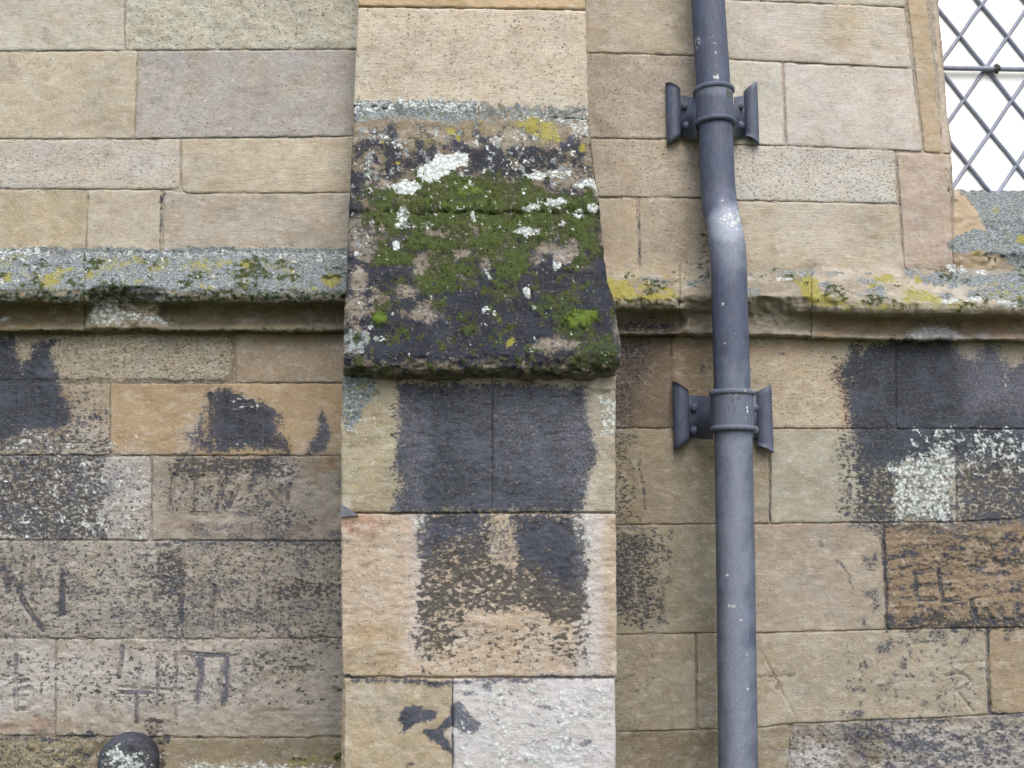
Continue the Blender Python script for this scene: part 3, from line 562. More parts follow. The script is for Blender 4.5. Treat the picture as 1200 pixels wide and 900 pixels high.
def overlay(t, col, A, Bm, hz, nU, nV, nW, nL, nB, nS, film=(.46, .465, .50)):
    """growths and stains over a base colour; returns colour, roughness, extra height"""
    _, soot, speck, white, glich = A
    _, moss, yel, groove, stain = Bm
    M = t.math
    # brownish grey stain
    col = t.mix(M('MULTIPLY', stain, t.mr(nV, 0, 1, .45, 1.0)), col, t.mix(1.0, col, (.50, .475, .435), 'MULTIPLY'))
    # lime film
    col = t.mix(M('MULTIPLY', hz, t.mr(nU, 0, 1, .35, .95)), col, film)
    # fine black crust in the pits
    inv = M('SUBTRACT', 1.0, speck)
    f = t.mr(t.math('ADD', M('MULTIPLY', nS, .62), M('MULTIPLY', nW, .38)), M('SUBTRACT', inv, .09), M('ADD', inv, .09))
    f = M('MULTIPLY', f, t.mr(speck, 0, .1))
    col = t.mix(M('MULTIPLY', f, .88), col, t.mix(nU, (.026, .026, .028), (.062, .062, .062)))
    # soot
    film_ = M('MULTIPLY', M('POWER', soot, 1.4), t.mr(nV, 0, 1, .35, .8))
    col = t.mix(film_, col, t.mix(.78, col, (.05, .05, .058)))
    fs = t.mr(M('ADD', soot, M('ADD', M('MULTIPLY', M('SUBTRACT', nW, .5), .95), M('ADD', M('MULTIPLY', M('SUBTRACT', nV, .5), .5), M('MULTIPLY', M('SUBTRACT', nU, .5), .3)))), .36, .80)
    fs = M('MULTIPLY', fs, t.mr(soot, 0.02, .15))
    sc = t.mix(nV, (.018, .021, .028), (.054, .061, .082))
    sc = t.mix(t.mr(M('ADD', M('MULTIPLY', nU, .6), M('MULTIPLY', nB, .4)), .62, .9, 0, .5), sc, (.14, .148, .18))
    sc = t.mix(t.mr(nL, .45, .9, 0, .5), sc, (.078, .090, .125))
    sc = t.mix(M('MULTIPLY', hz, nU), sc, (.27, .28, .34))
    sc = t.mix(stain, sc, t.mix(1.0, sc, (.24, .26, .30), 'MULTIPLY'))
    col = t.mix(M('MULTIPLY', fs, .95), col, sc)
    # blue-grey crust lichen
    fg = M('MULTIPLY', t.mr(M('ADD', glich, M('MULTIPLY', M('SUBTRACT', nV, .5), .9)), .35, .62), t.mr(glich, .02, .15))
    gc = t.mix(t.mr(nW, .25, .9), (.085, .10, .095), (.25, .285, .325))
    gc = t.mix(t.mr(nU, .80, 1.0, 0, .8), gc, (.60, .63, .66))
    gc = t.mix(t.mr(nV, .62, .85, 0, .55), gc, (.22, .24, .15))
    col = t.mix(fg, col, gc)
    # yellow-green algae
    fy = M('MULTIPLY', t.mr(M('ADD', yel, M('MULTIPLY', M('SUBTRACT', nV, .5), .8)), .3, .75), t.mr(yel, .02, .12))
    yc = t.mix(nU, (.12, .115, .022), (.34, .31, .05))
    col = t.mix(M('MULTIPLY', fy, .78), col, yc)
    # moss
    fm = M('MULTIPLY', t.mr(M('ADD', moss, M('MULTIPLY', M('SUBTRACT', nV, .5), .9)), .32, .62), t.mr(moss, .02, .12))
    mc = t.mix(nW, (.010, .013, .008), (.066, .086, .026))
    mc = t.mix(t.mr(moss, .82, 1.0, 0, .75), mc, (.095, .15, .02))
    col = t.mix(M('MULTIPLY', fm, .95), col, mc)
    # white lichen: small lobed crusts
    vo = t.n.new('ShaderNodeTexVoronoi'); vo.inputs['Scale'].default_value = 115
    wv = t.n.new('ShaderNodeVectorMath'); wv.operation = 'ADD'; wn_ = t.n.new('ShaderNodeTexNoise'); wn_.inputs['Scale'].default_value = 160
    sc_ = t.n.new('ShaderNodeVectorMath'); sc_.operation = 'SCALE'; sc_.inputs['Scale'].default_value = .006
    t.l.new(t.pos(), wn_.inputs['Vector']); t.l.new(wn_.outputs['Color'], sc_.inputs[0]); t.l.new(t.pos(), wv.inputs[0]); t.l.new(sc_.outputs[0], wv.inputs[1]); t.l.new(wv.outputs[0], vo.inputs['Vector'])
    lob = t.mr(vo.outputs['Distance'], .15, .75, 1.0, 0.0)
    iw = M('SUBTRACT', 1.0, white)
    fw = M('MULTIPLY', t.mr(t.math('ADD', M('MULTIPLY', nW, .46), M('ADD', M('MULTIPLY', lob, .2), M('MULTIPLY', nV, .34))), M('SUBTRACT', iw, .12), M('ADD', iw, .14)), t.mr(white, 0.01, .06))
    wc = t.mix(M('ADD', M('MULTIPLY', lob, .75), M('MULTIPLY', nW, .35)), (.20, .235, .225), (.60, .645, .64))
    col = t.mix(M('MULTIPLY', fw, .95), col, wc)
    h = M('ADD', M('ADD', M('MULTIPLY', fm, M('MULTIPLY', nW, .9)), M('MULTIPLY', fw, M('ADD', .2, M('MULTIPLY', lob, .9)))), M('MULTIPLY', fg, M('MULTIPLY', nW, .7)))
    h = M('SUBTRACT', h, M('MULTIPLY', f, .45))
    rough = t.mr(fs, 0, 1, .95, .80)
    return col, rough, h, fs

def stone_material():
    t = NT('weathered_stone'); M = t.math
    base, _, _, _, pit = t.attr('base'); A = t.attr('mask_a'); Bm = t.attr('mask_b'); ha = t.attr('haze'); hz = ha[1]; gr = ha[2]
    nU = t.noise(270, 4, .6); nV = t.noise(80, 5, .62, t.pos(off=(3, 1, 7))); nW = t.noise(150, 5, .66, t.pos((1, 1, 1.4), (9, 4, 2))); nL = t.noise(14, 4, .6, t.pos(off=(5, 5, 1)))
    nB = t.noise(30, 5, .62, t.pos((1, 1, 7), (2, 8, 3)), .35, .65)
    nG = t.noise(420, 2, .5, t.pos(off=(1, 6, 4)))
    nS = t.noise(82, 5, .6, t.pos((1, 1, 1.7), (6, 3, 8)))
    br = M('ADD', M('ADD', M('MULTIPLY', nG, .08), M('MULTIPLY', nU, .13)), M('ADD', M('MULTIPLY', M('SUBTRACT', nB, .5), t.mr(gr, 0, 1, .02, .20)), M('ADD', M('MULTIPLY', nV, .18), .10)))
    br = M('ADD', br, .71)
    c = t.mix(1.0, base, t.gray(br), 'MULTIPLY')
    c = t.mix(M('MULTIPLY', nL, .5), c, t.mix(1.0, c, (1.03, .96, .86), 'MULTIPLY'))
    c = t.mix(M('MULTIPLY', M('SUBTRACT', 1.0, nL), .4), c, t.mix(1.0, c, (.96, 1.0, 1.06), 'MULTIPLY'))
    # patchy grime and lime bloom
    nD = t.noise(20, 7, .72, t.pos((1, 1, 1.2), (8, 1, 3)), .36, .66); nE = t.noise(27, 6, .7, t.pos((1, 1, 1.8), (1, 7, 5)), .36, .66)
    c = t.mix(M('MULTIPLY', t.mr(nD, .5, 1), .8), c, t.mix(1.0, c, (.74, .735, .72), 'MULTIPLY'))
    c = t.mix(M('MULTIPLY', t.mr(nE, .55, 1), .34), c, (.52, .50, .47))
    # open pits and pale shell grains
    np_ = t.noise(125, 3, .7, t.pos((1, 1, 1.5), (7, 2, 9)), .3, .7)
    ip = M('SUBTRACT', 1.0, M('MULTIPLY', pit, .50))
    fp = t.mr(np_, ip, M('ADD', ip, .08))
    c = t.mix(M('MULTIPLY', fp, .72), c, (.055, .05, .046))
    ng = t.noise(260, 2, .6, t.pos(off=(4, 9, 9)), .3, .7)
    fgn = t.mr(ng, M('SUBTRACT', 1.0, M('MULTIPLY', pit, .34)), 1.0)
    c = t.mix(M('MULTIPLY', fgn, .55), c, (.62, .60, .56))
    c, rough, h, fs = overlay(t, c, A, Bm, hz, nU, nV, nW, nL, nB, nS)
    hh = M('ADD', M('ADD', M('MULTIPLY', nU, .22), M('MULTIPLY', nW, .40)), M('ADD', M('MULTIPLY', nB, t.mr(gr, 0, 1, .05, .35)), M('MULTIPLY', nV, t.mr(gr, 1, 0, .15, .6))))
    hh = M('MULTIPLY', hh, t.mr(fs, 0, 1, 1.0, .85))
    hh = M('SUBTRACT', M('ADD', hh, h), M('MULTIPLY', fp, .8))
    return t.out(c, rough, hh, .45, .0034, .13)
def iron_material():
    t = NT('painted_iron'); M = t.math
    A = t.attr('mask_a'); Bm = t.attr('mask_b'); hz = t.attr('haze')[1]
    nU = t.noise(420, 3, .6); nV = t.noise(60, 4, .6, t.pos((1, 1, .45), (3, 1, 7))); nW = t.noise(240, 4, .6, t.pos(off=(9, 4, 2))); nL = t.noise(12, 3, .6, t.pos((1, 1, .5))); nB = t.noise(40, 4, .6, t.pos((5, 5, 1)))
    c = t.mix(nV, (.042, .055, .092), (.072, .093, .152))
    c = t.mix(M('MULTIPLY', nL, .4), c, (.054, .064, .092))
    c = t.mix(M('MULTIPLY', t.mr(nB, .5, 1), .4), c, (.12, .135, .175))
    nR = t.noise(26, 5, .7, t.pos((6, 6, .7), (3, 3, 3)), .38, .64)
    c = t.mix(M('MULTIPLY', t.mr(nR, .6, 1), .45), c, (.030, .034, .045))
    c = t.mix(t.mr(t.noise(55, 5, .75, t.pos(off=(2, 9, 4)), .3, .7), .80, .95, 0, .35), c, (.085, .070, .055))
    c = t.mix(t.mr(nU, .93, 1, 0, .4), c, (.22, .23, .26))
    c, rough, h, fs = overlay(t, c, A, Bm, hz, nU, nV, nW, nL, nB, nV, (.33, .37, .45))
    return t.out(c, t.mr(nV, 0, 1, .55, .78), M('ADD', M('ADD', M('MULTIPLY', nW, .2), M('MULTIPLY', nV, .6)), h), .22, .0012, .5)
def simple(name, c, rough, sc=40, amp=.3, spec=.4, bd=.002):
    t = NT(name)
    n1 = t.noise(sc, 4); n2 = t.noise(sc * 8, 3)
    k = t.math('ADD', t.math('MULTIPLY', n1, amp), t.math('ADD', t.math('MULTIPLY', n2, amp * .6), 1 - amp * .8))
    return t.out(t.mix(1.0, c, t.gray(k), 'MULTIPLY'), rough, n2, .4, bd, spec)
MS = stone_material()
MI = iron_material()
M_lead = simple('lead', (.20, .225, .30), .5, 60, .3, .5, .001)
M_dark = simple('dark_iron', (.05, .06, .055), .6, 90, .5)
def moss_material():
    t = NT('moss_leaf')
    n = t.noise(150, 4, .65, None, .36, .64); n2 = t.noise(34, 4, .6, None, .36, .66)
    c = t.mix(n, (.012, .017, .007), (.074, .098, .022)); c = t.mix(t.mr(n2, .45, 1, 0, .6), c, (.085, .095, .03))
    return t.out(c, .9, n, .3, .002, .15)
M_moss = moss_material()
M_slate = simple('slate', (.12, .125, .16), .6, 80, .4)
M_grass = simple('grass_ground', (.085, .10, .05), .95, 6, .6, .2, .02)
def glass_material():  # bright light in the panes is painted in as an opaque white base colour
    t = NT('light_painted_glass')
    n = t.noise(9, 3)
    return t.out(t.mix(n, (.84, .85, .86), (.91, .91, .90)), .12, t.noise(30, 2), .15, .002, .6)
MG = glass_material()

# ------------------------------------------------------------------ building helpers
def link(o, parent=None):
    COL.objects.link(o)
    if parent is not None: o.parent = parent
    return o
def thing(name, label, cat, loc, group=None):
    o = bpy.data.objects.new(name, None); o.empty_display_size = .1
    o.location = loc; o['label'] = label; o['category'] = cat; o['kind'] = 'thing'
    if group: o['group'] = group
    return link(o)
def world_loc(o):
    v = np.array(o.location)
    return v + world_loc(o.parent) if o.parent else v
def mesh(name, V, Fq, mat, parent=None, attrs=None, smooth=True, origin=None):
    V = np.asarray(V, float)
    c = (V.min(0) + V.max(0)) / 2 if origin is None else np.asarray(origin, float)
    me = bpy.data.meshes.new(name)
    if isinstance(Fq, np.ndarray):
        n, m = len(V), len(Fq); k = Fq.shape[1]
        me.vertices.add(n); me.vertices.foreach_set('co', (V - c).astype(np.float32).ravel())
        me.loops.add(k * m); me.loops.foreach_set('vertex_index', Fq.astype(np.int32).ravel())
        me.polygons.add(m); me.polygons.foreach_set('loop_start', (np.arange(m) * k).astype(np.int32))
        me.update(calc_edges=True)
    else:
        me.from_pydata([tuple(v) for v in (V - c)], [], Fq)
    me.polygons.foreach_set('use_smooth', np.full(len(me.polygons), smooth))
    if attrs:
        for k_, a in attrs.items():
            if a.shape[1] == 3: a = np.concatenate([a, np.ones((len(a), 1))], 1)
            at_ = me.attributes.new(k_, 'FLOAT_COLOR', 'POINT')
            at_.data.foreach_set('color', a.astype(np.float32).ravel())
    me.update()
    me.materials.append(mat)
    o = bpy.data.objects.new(name, me)
    link(o, parent)
    o.location = c - (world_loc(parent) if parent is not None else 0)
    return o
def pack(Mk, base, pit, grain=.5):
    sh = Mk['soot'].shape
    st = lambda *k: np.stack([Mk[q] for q in k], -1).reshape(-1, 4)
    b = np.concatenate([base.reshape(-1, 3), np.broadcast_to(np.asarray(pit, float), sh).reshape(-1, 1)], 1)
    hz = Mk['haze'].reshape(-1, 1)
    return {'base': b, 'mask_a': st('soot', 'speck', 'white', 'glich'), 'mask_b': st('moss', 'yel', 'groove', 'stain'), 'haze': np.concatenate([hz, hz * 0 + grain, hz, hz * 0 + 1], 1)}
def grid_faces(nv, nu):
    i = np.arange(nv * nu).reshape(nv, nu)
    return np.stack([i[:-1, :-1], i[1:, :-1], i[1:, 1:], i[:-1, 1:]], -1).reshape(-1, 4)
def ring(nv, nu):
    i = np.arange(nv * nu).reshape(nv, nu)
    return np.concatenate([i[0, :-1], i[:-1, -1], i[-1, :0:-1], i[:0:-1, 0]])
SEED = [100]
def patch(name, px, py, y, parent, base, scope=W, rough=.0006, big=.0014, edge=.0011, er=1.7, corner=4.0, pit=.35, back=.10, lump=.0, edges='LRTB', tool=0.0, hfun=None, sub=None):
    """one dressed stone: a fine skin over measured outline px,py (photograph) at depth y, displaced along its own normal, with sides going back into the wall"""
    SEED[0] += 7; sd_ = SEED[0]
    nv, nu = px.shape
    U = np.linspace(0, 1, nu)[None, :] * np.ones((nv, 1)); Vv = np.linspace(0, 1, nv)[:, None] * np.ones((1, nu))
    wpx = np.abs(px[:, -1] - px[:, 0]).mean(); hpx = np.abs(py[-1] - py[0]).mean()
    px = px + .5 * fbm(px / 9, py / 9, 3, sd_) ; py = py + .5 * fbm(px / 9, py / 9, 3, sd_ + 1)
    P = at(px, py, y)
    du = np.gradient(P, axis=1); dv = np.gradient(P, axis=0)
    n = np.cross(dv, du); n /= np.linalg.norm(n, axis=-1, keepdims=True) + 1e-12
    n *= np.sign(-n[..., 1:2] + 1e-9) if np.mean(n[..., 1]) > 0 else 1
    Mk, bc = paint(scope, px, py, base)
    # slow colour drift inside the block
    k = fbm(px / 60 + sd_, py / 35, 3, sd_ + 3)
    bc = bc * (1 + .10 * k[..., None] * np.array([1.0, 1.0, .95])) * (1 + .06 * fbm(px / 16 + sd_, py / 12, 2, sd_ + 4)[..., None] * np.array([.6, 1, 1.5]))
    h = big * fbm(px / 55, py / 40, 3, sd_ + 5) + rough * fbm(px / 9, py / 7, 3, sd_ + 6, .6) + lump * np.maximum(0, fbm(px / 14, py / 12, 2, sd_ + 7))
    if tool: h = h + tool * fbm(px / 18, py / 3.2 + .04 * px, 2, sd_ + 8)
    # edge wear: distance to the outline in photograph pixels
    BIG = 1e3
    dl = U * wpx if 'L' in edges else BIG; dr = (1 - U) * wpx if 'R' in edges else BIG
    dt = Vv * hpx if 'T' in edges else BIG; db = (1 - Vv) * hpx if 'B' in edges else BIG
    dx, dy = np.minimum(dl, dr), np.minimum(dt, db)
    cr = corner
    d = np.where((dx < cr) & (dy < cr), cr - np.sqrt((cr - np.minimum(dx, cr)) ** 2 + (cr - np.minimum(dy, cr)) ** 2), np.minimum(dx, dy))
    d = d + 1.2 * fbm(px / 12, py / 12, 3, sd_ + 9)
    h = h - edge * np.clip(1 - d / er, 0, 1.6) ** 2
    h = h - .016 * Mk['groove'] + .0035 * Mk['glich'] * fbm(px / 7, py / 6, 3, 5) + .0045 * Mk['moss'] * (.6 + fbm(px / 6, py / 5, 3, 6)) + .007 * sst(.8, 1, Mk['moss']) + .0018 * Mk['white'] - .0022 * Mk['speck'] * np.maximum(0, fbm(px / 5, py / 4, 2, 8))
    if hfun is not None: h = h + hfun(px, py)
    P = P + n * h[..., None]
    V = P.reshape(-1, 3); at_ = pack(Mk, bc, pit, _hash(np.array([sd_ * 3.0]), np.array([5.0]), 1)[0])
    Fq = grid_faces(nv, nu)
    if np.cross(P[1, 0] - P[0, 0], P[0, 1] - P[0, 0])[1] > 0: Fq = Fq[:, ::-1]
    r = ring(nv, nu); prev = r; cnt = len(V); Vs = [V]; Fs = [Fq]; att = {k_: [a] for k_, a in at_.items()}
    clean = {k_: a[r].copy() for k_, a in at_.items()}
    for k_ in ('mask_a', 'mask_b', 'haze'): clean[k_][:] = clean[k_] * 0.0 if k_ != 'haze' else clean[k_] * [0, 1, 0, 1]
    clean['mask_b'][:, 3] = .2; clean['base'][:] = at_['base'].mean(0)
    for yb in (.006, .035, back):
        q = V[r].copy()
        q[:, 1] = (np.minimum(q[:, 1] + yb, back) if yb != back else back)
        idx = cnt + np.arange(len(r)); cnt += len(r)
        f = np.stack([prev, np.roll(prev, -1), np.roll(idx, -1), idx], -1)
        Fs.append(f); Vs.append(q); prev = idx
        for k_ in att: att[k_].append(at_[k_][r] if yb == .006 else clean[k_])
    Vall = np.concatenate(Vs); Fall = np.concatenate(Fs)
    o = mesh(name, Vall, Fall, MS, parent, {k_: np.concatenate(a) for k_, a in att.items()})
    return o, P, Mk
STEP = 2.0
def lerp_pl(pts):
    pts = np.array(pts, float)
    return lambda x: np.interp(x, pts[:, 0], pts[:, 1])
def block(top, bot, xl, xr, y0=0.0, gap=.55, step=STEP):
    """pixel grid of a block between two course lines (functions of x) and two joints (x at top, x at bottom)"""
    hh = abs(float(bot((xl[0] + xr[0]) / 2) - top((xl[0] + xr[0]) / 2)))
    nu = max(3, int(abs(xr[0] - xl[0]) / step) + 1); nv = max(3, int(hh / step) + 1)
    u = np.linspace(0, 1, nu)[None, :]; v = np.linspace(0, 1, nv)[:, None]
    XL = xl[0] + (xl[1] - xl[0]) * v + gap; XR = xr[0] + (xr[1] - xr[0]) * v - gap
    px = XL + (XR - XL) * u
    t_, b_ = top(px) + gap, bot(px) - gap
    py = t_ + (b_ - t_) * v
    return px, py, np.full(px.shape, float(y0))

# ------------------------------------------------------------------ ground
gs = 120.0
g = mesh('ground', [(-gs, -gs, 0), (gs, -gs, 0), (gs, gs, 0), (-gs, gs, 0)], [(0, 1, 2, 3)], M_grass, None, None, False, (0, 0, 0))
g['kind'] = 'structure'

# ------------------------------------------------------------------ the wall
wall = thing('stone_wall', 'tall weathered sandstone block wall with soot stains and carved initials behind the buttress and drainpipe', 'wall', (0, .15, 0))
L = [lerp_pl([(-600, -95), (500, -95)]), lerp_pl([(0, 60), (410, 58)]), lerp_pl([(-200, 163), (160, 163), (410, 160)]),
     lerp_pl([(-200, 221), (105, 222), (211, 222.5), (222, 227), (410, 226)]), lerp_pl([(-300, 306), (500, 306)]),
     lerp_pl([(-300, 389.5), (500, 389.5)]), lerp_pl([(-300, 449), (500, 449)]), lerp_pl([(-300, 533.5), (500, 534)]), lerp_pl([(-200, 632), (400, 634.5)]),
     lerp_pl([(-200, 747), (210, 749), (420, 748)]), lerp_pl([(-200, 862), (110, 863), (240, 865), (420, 864)]), lerp_pl([(-300, 962), (500, 962)])]
R = [lerp_pl([(640, -95), (1400, -95)]), lerp_pl([(640, -8), (840, -1), (1062, 9)]), lerp_pl([(640, 60), (690, 62), (800, 65), (860, 70), (1066, 80)]),
     lerp_pl([(640, 161), (690, 162), (810, 164), (860, 169.5), (920, 171), (1083, 178)]), lerp_pl([(640, 229), (700, 231), (820, 232), (865, 235), (1050, 239)]),
     lerp_pl([(640, 314), (712, 314), (900, 316), (1060, 320), (1300, 322)]),
     lerp_pl([(640, 391), (730, 392), (880, 394), (960, 396), (1050, 399), (1430, 400)]), lerp_pl([(640, 502), (1430, 503)]),
     lerp_pl([(640, 616), (900, 614), (1000, 612.5), (1120, 612), (1200, 608), (1430, 604)]), lerp_pl([(640, 745), (835, 742), (890, 742), (1040, 738), (1200, 735), (1430, 731)]),
     lerp_pl([(640, 860), (835, 855), (890, 853), (930, 848), (1000, 845), (1080, 842), (1200, 836), (1430, 832)]), lerp_pl([(640, 962), (1430, 962)])]
# rows: (lines, row index, [(left joint, right joint, colour, options)])
ST = [
 (L, 0, [((-230, -230), (146, 146), (208,198,178), {}), ((146, 146), (450, 450), (202,196,172), dict(pit=.6, rough=.002))]),
 (L, 1, [((-230, -230), (161, 157), (203,188,158), {}), ((161, 157), (450, 450), (186,177,167), dict(pit=.45))]),
 (L, 2, [((-230, -230), (211, 211), (206,194,178), dict(pit=.55)), ((212, 212), (450, 450), (202,186,156), dict(pit=.2, big=.0015))]),
 (L, 3, [((-230, -230), (103, 100), (196,178,140), dict(pit=.25)), ((103, 100), (189, 188.5), (202,188,162), dict(pit=.3)), ((190.5, 190), (450, 450), (192,178,158), dict(pit=.3))]),
 (L, 5, [((-230, -230), (275, 273), (182,168,138), dict(pit=.75, rough=.0022, edge=.009, er=6, corner=12)), ((275, 276), (450, 450), (174,152,124), dict(pit=.3))]),
 (L, 6, [((-230, -230), (129, 128.5), (176, 158, 130), dict(pit=.4)), ((129, 128.5), (450, 450), (194,163,116), dict(pit=.12, big=.0012, rough=.0006, label='ochre block with a tall black soot stain and scratched figures'))]),
 (L, 7, [((-230, -230), (178, 177), (178,170,158), dict(pit=.55, rough=.0018, corner=8)), ((178, 177), (450, 450), (164, 150, 126), dict(pit=.3, rough=.001))]),
 (L, 8, [((-230, -230), (214, 213), (170,160,140), dict(pit=.5, rough=.0016)), ((214, 213), (450, 450), (168,155,132), dict(pit=.5, rough=.0016))]),
 (L, 9, [((-230, -230), (65, 65), (176,166,150), dict(pit=.4, rough=.002)), ((65, 65), (450, 450), (174,162,142), dict(pit=.35, rough=.0018))]),
 (L, 10, [((-230, -230), (112, 112), (156, 143, 108), dict(pit=.7, rough=.0025, edge=.009)), ((112, 112), (192, 191), (140, 126, 100), dict(pit=.7, rough=.004)), ((192, 191), (450, 450), (158, 142, 112), dict(pit=.2))]),
 (R, 0, [((640, 640), (840, 840), (202,184,154), {}), ((840, 840), (1061, 1061), (214,204,182), {})]),
 (R, 1, [((640, 640), (838, 838), (204,186,156), dict(pit=.3)), ((838, 838), (1060, 1069), (218,204,184), dict(pit=.35))]),
 (R, 2, [((640, 640), (830, 832), (194,176,152), dict(pit=.5)), ((830, 832), (917, 921), (218,210,190), dict(pit=.35)), ((918, 922), (1069, 1082), (216,202,186), dict(pit=.4))]),
 (R, 3, [((640, 640), (840, 840), (200,182,156), dict(pit=.5)), ((840, 840), (1049, 1052), (214,205,188), dict(pit=.7))]),
 (R, 4, [((640, 640), (747, 749), (198,178,146), dict(pit=.25)), ((748, 750), (842, 842), (192,174,146), dict(pit=.5)), ((842, 842), (1053, 1060), (208,192,164), dict(pit=.3))]),
 (R, 6, [((640, 640), (787, 786), (150, 128, 104), dict(pit=.25)), ((787, 786), (862, 862), (162, 138, 104), dict(pit=.3)), ((862, 862), (1050, 1050), (202,182,148), dict(pit=.55)), ((1050, 1050), (1430, 1430), (178, 160, 128), dict(pit=.1, tool=.0006))]),
 (R, 7, [((640, 640), (901, 902), (172,156,126), dict(pit=.2)), ((902, 903), (1119, 1121), (182, 175, 152), dict(pit=.22)), ((1120, 1122), (1430, 1430), (182, 170, 148), dict(pit=.4))]),
 (R, 8, [((640, 640), (864, 864), (170,158,132), dict(pit=.3)), ((864, 864), (1035, 1038), (182,166,144), dict(pit=.15)), ((1036, 1039), (1430, 1430), (166,139,104), dict(pit=.4, rough=.0016, tool=.0010, label='orange-brown block with carved letters and black streaks'))]),
 (R, 9, [((640, 640), (815, 816), (173,160,134), dict(pit=.2)), ((816, 817), (864, 864), (173,159,130), dict(pit=.2)), ((864, 864), (1156, 1159), (181,167,142), dict(pit=.2)), ((1158, 1161), (1430, 1430), (174,152,118), dict(pit=.2))]),
 (R, 10, [((640, 640), (850, 850), (152, 137, 108), dict(pit=.25)), ((850, 850), (926, 918), (165, 148, 118), dict(pit=.2)), ((927, 919), (1430, 1430), (160, 150, 136), dict(pit=.45, rough=.003))]),
]
for lines, r, row in ST:
    for xl, xr, c, o_ in row:
        o_ = dict(o_)
        px, py, yy = block(lines[r], lines[r + 1], xl, xr, step=1.6 if (lines is L and r >= 6) or (lines is R and r >= 8) else STEP)
        if lines is L and r >= 7: o_.setdefault('edge', .002)
        lb = o_.pop('label', None)
        q_ = patch('stone', px, py, yy, wall, alb(*c), **o_)[0]
        if lb: q_['label'] = lb
# jamb stones of the window: flat face, then a splayed edge turning into the reveal
def jamb(xl, xr, yt, yb, c, splay=(.62, .95)):
    nu = max(8, int((xr[0] - xl[0]) / 1.5)); nv = int((yb - yt) / 2)
    u = np.linspace(0, 1, nu)[None, :]; v = np.linspace(0, 1, nv)[:, None]
    XL = xl[0] + (xl[1] - xl[0]) * v + .8; XR = xr[0] + (xr[1] - xr[0]) * v
    px = XL + (XR - XL) * u; py = np.broadcast_to(yt + (yb - yt) * v, px.shape) + 2 * u
    a, b = splay
    yy = np.interp(u, [0, a, a + .03, b, 1], [0, 0, .012, .020, .05]) * np.ones_like(v)
    return patch('jamb_stone', px, py, yy, wall, alb(*c), pit=.25, rough=.0008, back=.16, edges='LTB')[0]
line(W, alb(214, 192, 168), [(1094, -100), (1097, 0), (1110, 178), (1118, 226)], 9, .8, 2, 1)
line(W, 'moss', [(1096, -100), (1100, 0), (1112, 140), (1119, 226)], 3, .28, 2, 2)
jamb((1052, 1083), (1090, 1115), -95, 178, (206, 178, 134))
jamb((1050, 1060), (1114, 1121), 179, 316, (206, 182, 160), (.93, .97))
# sill
def sill():
    px, py, _ = block(lerp_pl([(1100, 221), (1430, 226)]), lerp_pl([(1100, 322), (1430, 326)]), (1117, 1116), (1430, 1430), gap=.5)
    q = np.interp(py, [222, 255, 258, 272, 296, 302, 326], [.118, .052, .040, .028, -.002, .002, .002])
    n = lambda x, y: .006 * np.maximum(0, sst(.2, .9, fbm(x / 14, y / 9, 3, 77)) - .2)
    patch('sill_stone', px, py, q, wall, alb(196, 170, 130), pit=.2, back=.16, edges='', hfun=n)
sill()
# mortar core with the window opening left out
def mortar():
    Z0, Z1, X0, X1 = 0.0, 3.25, -2.05, 2.05
    st = .009
    xs = np.arange(X0, X1 + st, st); zs = np.arange(Z1, Z0 - st, -st)
    X, Z = np.meshgrid(xs, zs); Y = np.full(X.shape, .0024)
    px, py = proj(np.stack([X, Y, Z], -1))
    Y = Y + .0012 * fbm(px / 7, py / 6, 3, 3)
    up = sst(420, 330, py)[..., None]
    base = np.array(alb(146, 128, 102)) * (1 - up) + np.array(alb(186, 168, 142)) * up
    Mk, bc = paint(W, px, py, base)
    for k_ in ('moss', 'glich'): Mk[k_] *= .6
    P = np.stack([X, Y, Z], -1); nv, nu = X.shape
    Fq = grid_faces(nv, nu)
    cx, cy = px.reshape(-1)[Fq].mean(1), py.reshape(-1)[Fq].mean(1)
    edge = np.interp(cy, [-400, 0, 222, 300], [1070, 1094, 1110, 1112])
    Fq = Fq[~((cx > edge) & (cy < 300))]
    used = np.unique(Fq); mp = np.full(nv * nu, -1); mp[used] = np.arange(len(used))
    a = pack(Mk, bc, .4)
    o = mesh('mortar', P.reshape(-1, 3)[used], mp[Fq], MS, wall, {k_: v[used] for k_, v in a.items()})
    m = o.modifiers.new('thickness', 'SOLIDIFY'); m.thickness = .28; m.offset = -1.0
    return o
mortar()
# courses outside the picture, coarser
rng = np.random.default_rng(4)
def far_block(x0, x1, z0, z1, y=0.0, parent=None, name='stone', scope='none', back=.10):
    P0 = np.array([x0, y, z1]); P1 = np.array([x1, y, z0])
    nu = max(3, int((x1 - x0) / .03)); nv = max(3, int((z1 - z0) / .03))
    X = np.linspace(x0 + .002, x1 - .002, nu)[None, :] * np.ones((nv, 1)); Z = np.linspace(z1 - .002, z0 + .002, nv)[:, None] * np.ones((1, nu))
    px, py = proj(np.stack([X, np.full(X.shape, y), Z], -1))
    c = np.array([168, 152, 124]) + rng.uniform(-16, 16) + rng.uniform(-6, 6, 3)
    patch(name, px, py, np.full(px.shape, y), parent, alb(*c), scope=scope, back=back, edge=.004, er=8)
zb = float(at(600, 962, 0)[2]); zt = float(at(600, -95, 0)[2])
z = zb
while z > .02:
    z2 = max(0.0, z - .185)
    if z2 < .06: z2 = 0.0
    x = -2.0 + rng.uniform(-.2, .0)
    x = -2.0
    while x < 2.0:
        x2 = min(2.0, x + rng.uniform(.3, .6))
        if 2.0 - x2 < .15: x2 = 2.0
        far_block(x, x2, z2, z, 0, wall); x = x2
    z = z2
